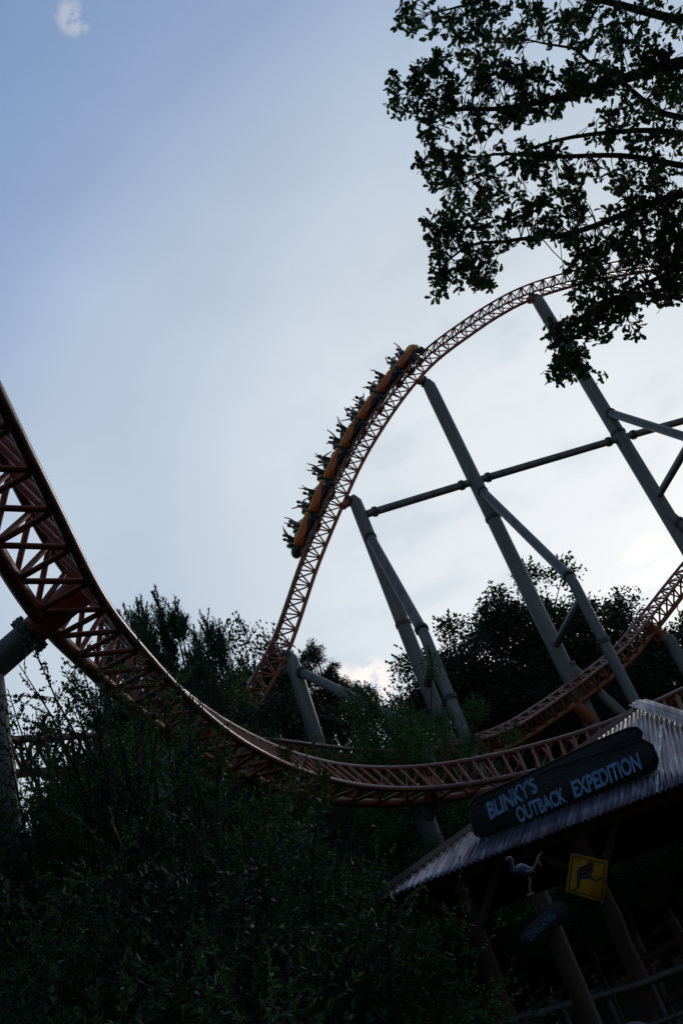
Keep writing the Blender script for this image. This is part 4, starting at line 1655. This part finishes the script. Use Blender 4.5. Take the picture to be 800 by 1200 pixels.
# shadowy understorey below the tracks and behind the shelter
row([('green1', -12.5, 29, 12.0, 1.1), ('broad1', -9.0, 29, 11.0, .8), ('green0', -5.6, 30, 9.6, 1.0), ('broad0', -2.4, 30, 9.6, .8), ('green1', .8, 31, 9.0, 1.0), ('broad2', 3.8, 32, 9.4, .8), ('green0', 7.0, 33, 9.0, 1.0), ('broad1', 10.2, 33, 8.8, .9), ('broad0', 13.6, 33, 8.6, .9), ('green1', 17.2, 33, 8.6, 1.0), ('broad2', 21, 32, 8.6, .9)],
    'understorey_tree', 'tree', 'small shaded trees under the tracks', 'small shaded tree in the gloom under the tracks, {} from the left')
row([('shrub0', -9.5, 21, 7.0, 1.0), ('shrub1', -6.2, 22, 7.0, 1.0), ('shrub0', -2.8, 26, 7.0, 1.0), ('shrub1', .8, 26.5, 6.4, 1.0), ('shrub0', 4.6, 27, 6.2, 1.0), ('shrub1', 8.2, 27.5, 6.2, 1.0), ('shrub0', 12.2, 27, 6.4, 1.0), ('shrub1', 16, 26.5, 6.6, 1.0), ('shrub0', 20, 26, 6.8, 1.0), ('shrub1', -4.6, 24.2, 3.0, 1.3), ('shrub0', -.9, 24.6, 2.6, 1.4), ('shrub1', 2.8, 24.8, 2.4, 1.4), ('shrub0', 6.4, 25, 2.6, 1.4), ('shrub1', 9.8, 25, 2.8, 1.4), ('shrub0', 13.6, 24.6, 3.0, 1.4), ('shrub1', 17.6, 24, 3.2, 1.4)],
    'shrub', 'shrub', 'shrubs behind the shelter', 'dim green shrub behind the shelter posts, {} from the left')

KIND = ['fine-leaved willow', 'round-leaved green', 'long-leaved willow', 'small-leaved dull green']
KIND2 = ['fine-leaved willow', 'broad-leaved', 'tiny-leaved', 'long-leaved dark']
# willow-like thicket filling the lower left
th = [(-27.6, 13.2, 16.5, 1.7), (-26.2, 14.0, 20.5, 1.5), (-24.2, 13.2, 22.0, 1.5), (-22.4, 12.6, 23.5, 1.5), (-21.0, 11.4, 24.8, 1.5), (-18.6, 11.6, 23.6, 1.5), (-16.2, 11.8, 20.0, 1.5), (-13.8, 12.4, 13.0, 1.4), (-11.4, 12.8, 9.4, 1.3), (-9.6, 12.4, 8.6, 1.2), (-24.6, 11.4, 21.8, 1.2), (-26.0, 12.0, 20.0, 1.0), (-23.3, 12.0, 22.0, 1.0)]
for i, (az, d, el, rad) in enumerate(sorted(th)):
    h = el_z(el, d) * 1.10
    bush('bush', f'tall {KIND[i % 4]} bush below near track, {ORD[i]} from left in back row', 'bush', pol(az, d), h, rad, 18, 17000, mat=('willow', 'green', 'willow', 'frond')[i % 4], leaf=((.07, .022), (.05, .034), (.085, .02), (.045, .028))[i % 4], seed=100 + i, group='bushes in the lower left thicket')
th = [(-28.0, 8.4, 12.5, 1.3), (-23.6, 8.2, 14.0, 1.3), (-19.6, 8.0, 15.0, 1.3), (-15.6, 8.2, 12.5, 1.3), (-11.8, 8.4, 7.2, 1.3), (-8.8, 8.6, 4.6, 1.0), (-6.2, 9.2, .0, .8), (-24.8, 6.2, 5.5, 1.0), (-18.2, 6.2, 6.8, 1.0)]
for i, (az, d, el, rad) in enumerate(sorted(th)):
    h = el_z(el, d)
    bush('bush', f'shadowy {KIND2[i % 4]} bush closest to the viewer, {ORD[i]} from the left in the front row', 'bush', pol(az, d), h, rad, 16, 12000, leaf=((.06, .019), (.075, .038), (.042, .022), (.09, .018))[i % 4], mat=('willow', 'frond', 'green', 'broad')[i % 4], seed=200 + i, group='bushes in the lower left thicket')
bush('willow_bush', 'leafy willow bush whose twigs overhang the left corner of the metal roof', 'bush', pol(-9.2, 11.3), el_z(8.4, 11.3), .85, 12, 8000, seed=301, group='bushes in the lower left thicket')

# ------------------------------------------------------------------ oak reaching in from the right
LOBES = [(0, 0), (.06, .018), (.14, .07), (.22, .15), (.27, .155), (.31, .09), (.37, .13), (.45, .22), (.52, .235), (.55, .15), (.60, .16), (.68, .25), (.75, .25), (.79, .16), (.86, .17), (.93, .12), (1.0, 0)]
LO = np.array(LOBES + [(x, -y) for x, y in LOBES[-2:0:-1]])
oak_rng = np.random.default_rng(77)


def oak_leaves(m, P_, D_, L_, rng):
    n_ = len(P_)
    D_ = unit(D_)
    S_ = unit(np.cross(D_, rvec(rng, n_)))
    Nn = np.cross(D_, S_)
    k_ = len(LO)
    curl = rng.uniform(-.25, .1, n_)[:, None, None]
    x_, y_ = LO[None, :, :1], LO[None, :, 1:]
    V_ = P_[:, None] + (D_[:, None] * x_ + S_[:, None] * y_ * 1.1 + Nn[:, None] * (curl * x_ ** 2 + np.abs(y_) * .35)) * L_[:, None, None]
    m.add(V_.reshape(-1, 3), np.arange(n_)[:, None] * k_ + np.arange(k_)[None])


oak_base = pol(47, 10.0)
oak = thing('oak_tree', 'large oak whose dark leafy boughs hang in from the upper right corner', 'tree', oak_base)
mtk, mlv, mtw = MB(), MB(), MB()
tr = np.array([oak_base + A3(0, 0, -.1), oak_base + A3(-.1, .1, 2.5), oak_base + A3(.1, 0, 5.2), oak_base + A3(-.1, .1, 7.6), oak_base + A3(.15, 0, 10.2), oak_base + A3(0, 0, 12.8)])
trc = catmull(tr, .25)
mtk.tube(trc, np.linspace(.42, .12, len(trc)), 16, cap=False)
LIMBS = [   # traced bough lines with slant distances; each starts on the trunk
    (7.4, [(960, 70, 9.4), (800, 77, 9.0), (719, 97, 8.8), (665, 108, 8.8), (610, 122, 8.9), (545, 128, 9.1), (490, 112, 9.3)], .085),
    (8.6, [(960, 40, 9.9), (800, 20, 9.6), (719, 3, 9.4), (650, -10, 9.4), (560, 6, 9.7), (500, 16, 9.9)], .06),
    (6.6, [(960, 190, 9.0), (800, 195, 8.6), (745, 199, 8.5), (700, 192, 8.4), (655, 178, 8.4), (610, 174, 8.5), (570, 182, 8.6), (525, 178, 8.8)], .042),
    (6.4, [(940, 200, 8.7), (800, 216, 8.2), (746, 247, 8.0), (710, 266, 7.9), (660, 276, 8.0), (611, 284, 8.1), (552, 292, 8.3), (515, 318, 8.4)], .055),
    (5.9, [(950, 270, 8.4), (840, 300, 7.9), (770, 318, 7.7), (716, 336, 7.7), (680, 372, 7.7), (655, 410, 7.8)], .04),
    (7.0, [(960, 120, 9.8), (840, 130, 9.8), (760, 135, 9.9), (690, 60, 10.1), (620, 50, 10.3)], .05),
    (6.9, [(960, 170, 9.6), (820, 160, 9.2), (700, 150, 9.1), (600, 193, 9.2), (520, 216, 9.3)], .04),
]
limb_pts = []
for z0, pts_, r0 in LIMBS:
    i = int(np.argmin(np.abs(trc[:, 2] - z0)))
    C_ = catmull(np.array([trc[i]] + [at_s(*q) for q in pts_]), .08)
    kk = np.arange(len(C_))[:, None]
    C_ = C_ + (.035 * np.sin(kk * .16 + oak_rng.uniform(0, 6, 3)) + .02 * np.sin(kk * .37 + oak_rng.uniform(0, 6, 3))) * np.clip(kk / 20, 0, 1)
    mtk.tube(C_[::2], np.linspace(r0 * 1.5, .008, len(C_[::2])), 8, cap=False)
    limb_pts.append(C_)
limb_all = np.vstack(limb_pts)
# clusters of twigs: photo ellipses (u, v, ru, rv, count) that hold foliage
CL = [(500, 22, 38, 22, 16), (470, 20, 10, 10, 3), (560, 25, 40, 25, 22), (465, 108, 14, 26, 8), (500, 105, 28, 35, 24), (540, 75, 35, 40, 30), (530, 150, 35, 45, 34), (510, 200, 26, 20, 14), (550, 210, 40, 30, 26), (580, 110, 40, 40, 38), (585, 60, 30, 30, 18),
      (620, 30, 35, 30, 18), (660, 40, 30, 26, 14), (700, 30, 45, 30, 24), (755, 40, 45, 40, 34), (640, 100, 40, 24, 26), (690, 95, 40, 24, 28), (750, 90, 50, 26, 36), (785, 130, 25, 50, 26), (740, 150, 40, 30, 22), (620, 130, 40, 18, 18), (700, 145, 20, 20, 6),
      (610, 190, 40, 24, 16), (650, 190, 35, 24, 14), (700, 215, 40, 30, 22), (760, 215, 40, 30, 28), (785, 260, 20, 40, 22), (735, 255, 30, 25, 18), (660, 235, 30, 26, 18), (600, 235, 40, 24, 24), (550, 255, 36, 26, 22), (515, 262, 18, 18, 9), (525, 300, 26, 28, 22), (512, 338, 12, 14, 6), (565, 300, 26, 30, 14), (575, 330, 22, 14, 6), (545, 325, 16, 16, 6),
      (620, 275, 35, 22, 18), (665, 285, 30, 24, 16), (690, 318, 20, 26, 16), (675, 300, 24, 20, 14), (740, 292, 40, 18, 20), (785, 310, 20, 40, 24), (735, 345, 30, 22, 18), (770, 345, 24, 12, 10), (715, 365, 26, 20, 13), (745, 385, 10, 8, 3), (690, 380, 22, 22, 15), (655, 392, 18, 20, 13), (675, 420, 20, 16, 11), (650, 435, 14, 14, 8), (678, 440, 12, 10, 4), (706, 438, 4, 4, 1), (690, 345, 18, 18, 8)]
GAPS = [(718, 318, 10), (752, 316, 9), (780, 200, 8), (600, 210, 7), (535, 240, 6), (545, 120, 7), (635, 70, 7), (760, 20, 7), (735, 76, 15), (692, 144, 17), (705, 230, 21), (640, 297, 16), (662, 299, 15), (552, 225, 9), (588, 103, 9), (710, 27, 9), (665, 58, 11), (588, 247, 9), (620, 160, 9), (655, 215, 9), (770, 178, 9), (625, 318, 14), (520, 150, 7), (500, 70, 9), (482, 165, 9), (570, 30, 7)]
for (u, v, ru, rv, cnt) in CL:
    for c in range(int(cnt * 1.55)):
        a_ = oak_rng.uniform(0, 2 * math.pi)
        r_ = math.sqrt(oak_rng.uniform(0, 1))
        tu, tv = u + ru * r_ * math.cos(a_), v + rv * r_ * math.sin(a_)
        if any(math.hypot(tu - gu, tv - gv) < gr for gu, gv, gr in GAPS):
            continue
        dirr = ray(tu, tv)
        # depth of the bough nearest to this sight line, give or take
        q_ = limb_all - EYE
        tpar = q_ @ dirr
        dist = np.linalg.norm(q_ - tpar[:, None] * dirr, axis=1)
        j_ = int(np.argmin(dist + oak_rng.uniform(0, .25, len(dist))))
        tip = EYE + dirr * (tpar[j_] + oak_rng.normal(0, .28))
        if c % 2 == 0:
            src = limb_all[j_]
            mid = (src + tip) / 2 + oak_rng.normal(0, .03, 3) * min(1, np.linalg.norm(tip - src)) + A3(0, 0, .03)
            mtw.tube(np.array([src, src * .56 + mid * .44 + oak_rng.normal(0, .006, 3), mid, mid * .44 + tip * .56 + oak_rng.normal(0, .006, 3), tip]), [.006, .005, .0045, .004, .003], 4, cap=False)
        nl = oak_rng.integers(7, 13)
        tw_d = rvec(oak_rng, 1)[0] + A3(-.3, -.1, -.15)
        base_ = tip + oak_rng.normal(0, .012, (nl, 3)) + np.outer(oak_rng.uniform(-.07, .05, nl), unit(tw_d))
        D_ = rvec(oak_rng, nl) + unit(tw_d) * .55
        oak_leaves(mlv, base_, D_, oak_rng.uniform(.05, .092, nl), oak_rng)
for C_ in (limb_pts[2], limb_pts[6], limb_pts[0]):
    for c_ in C_[::7]:
        uu, vv, zz = project(c_)
        if zz < .2 or uu > 815 or uu < 520:
            continue
        tip = c_ + oak_rng.normal(0, .09, 3)
        nl = oak_rng.integers(6, 11)
        tw_d = rvec(oak_rng, 1)[0]
        mtw.tube(np.array([c_, (c_ + tip) / 2, tip]), [.006, .004, .003], 4, cap=False)
        oak_leaves(mlv, tip + oak_rng.normal(0, .012, (nl, 3)) + np.outer(oak_rng.uniform(-.07, .05, nl), tw_d), rvec(oak_rng, nl) + tw_d * .55, oak_rng.uniform(.05, .092, nl), oak_rng)
# boughs beyond the right edge of the picture, leafed like the rest
for C_ in limb_pts:
    for c_ in C_[6::3]:
        for q_ in range(9):
            tip = c_ + oak_rng.normal(0, .24, 3)
            uu, vv, zz = project(tip)
            if zz > .2 and uu < 815 and -60 < vv:
                continue
            mtw.tube(np.array([c_, c_ * .56 + tip * .44 + A3(0, 0, .02), tip]), [.006, .0045, .003], 4, cap=False)
            nl = oak_rng.integers(7, 13)
            tw_d = rvec(oak_rng, 1)[0]
            oak_leaves(mlv, tip + oak_rng.normal(0, .012, (nl, 3)) + np.outer(oak_rng.uniform(-.07, .05, nl), tw_d), rvec(oak_rng, nl) + tw_d * .55, oak_rng.uniform(.05, .1, nl), oak_rng)
# unseen rest of the crown, enlarged over the path to shade the foreground
for c in range(900):
    u_ = rvec(oak_rng, 1)[0]
    p_ = oak_base * A3(.75, .55, 1) + A3(u_[0] * 6.0, u_[1] * 7.0, 9.6 + u_[2] * 4.0) * A3(1, 1, 1) * oak_rng.uniform(.92, 1.06)
    uu, vv, zz = project(p_)
    if zz > .2 and -330 < uu < 1130 and -330 < vv < 1500:
        continue
    nl = 10
    D_ = rvec(oak_rng, nl)
    oak_leaves(mlv, p_ + oak_rng.normal(0, .35, (nl, 3)), D_, oak_rng.uniform(.12, .20, nl), oak_rng)
part('crown', mlv, 'oak', oak, smooth=False)
part('trunk', mtk, 'bark', oak)
part('twigs', mtw, 'bark', oak)

# unseen trees added round the back of the viewpoint to darken the foreground: one mass
shade_rng = np.random.default_rng(5)
mw, mwt = MB(), MB()
for az in np.arange(62, 312, 9.0):
    d_ = shade_rng.uniform(15, 21)
    p_ = pol(az, d_, 0)
    hh = shade_rng.uniform(13, 18)
    mw_n = 1300
    off = shade_rng.normal(0, 1, (mw_n, 3)) * A3(1.9, 1.9, hh * .22)
    P_ = p_ + A3(0, 0, hh * .55) + off
    P_[:, 2] = np.clip(P_[:, 2], .2, hh)
    add_leaves(mw, P_, rvec(shade_rng, mw_n), shade_rng.uniform(.35, .7, mw_n), shade_rng.uniform(.2, .4, mw_n), shade_rng)
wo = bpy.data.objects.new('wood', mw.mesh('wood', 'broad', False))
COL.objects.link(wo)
wo['kind'] = 'stuff'
wo['label'] = 'unseen dark trees added behind the viewpoint to shade the foreground'
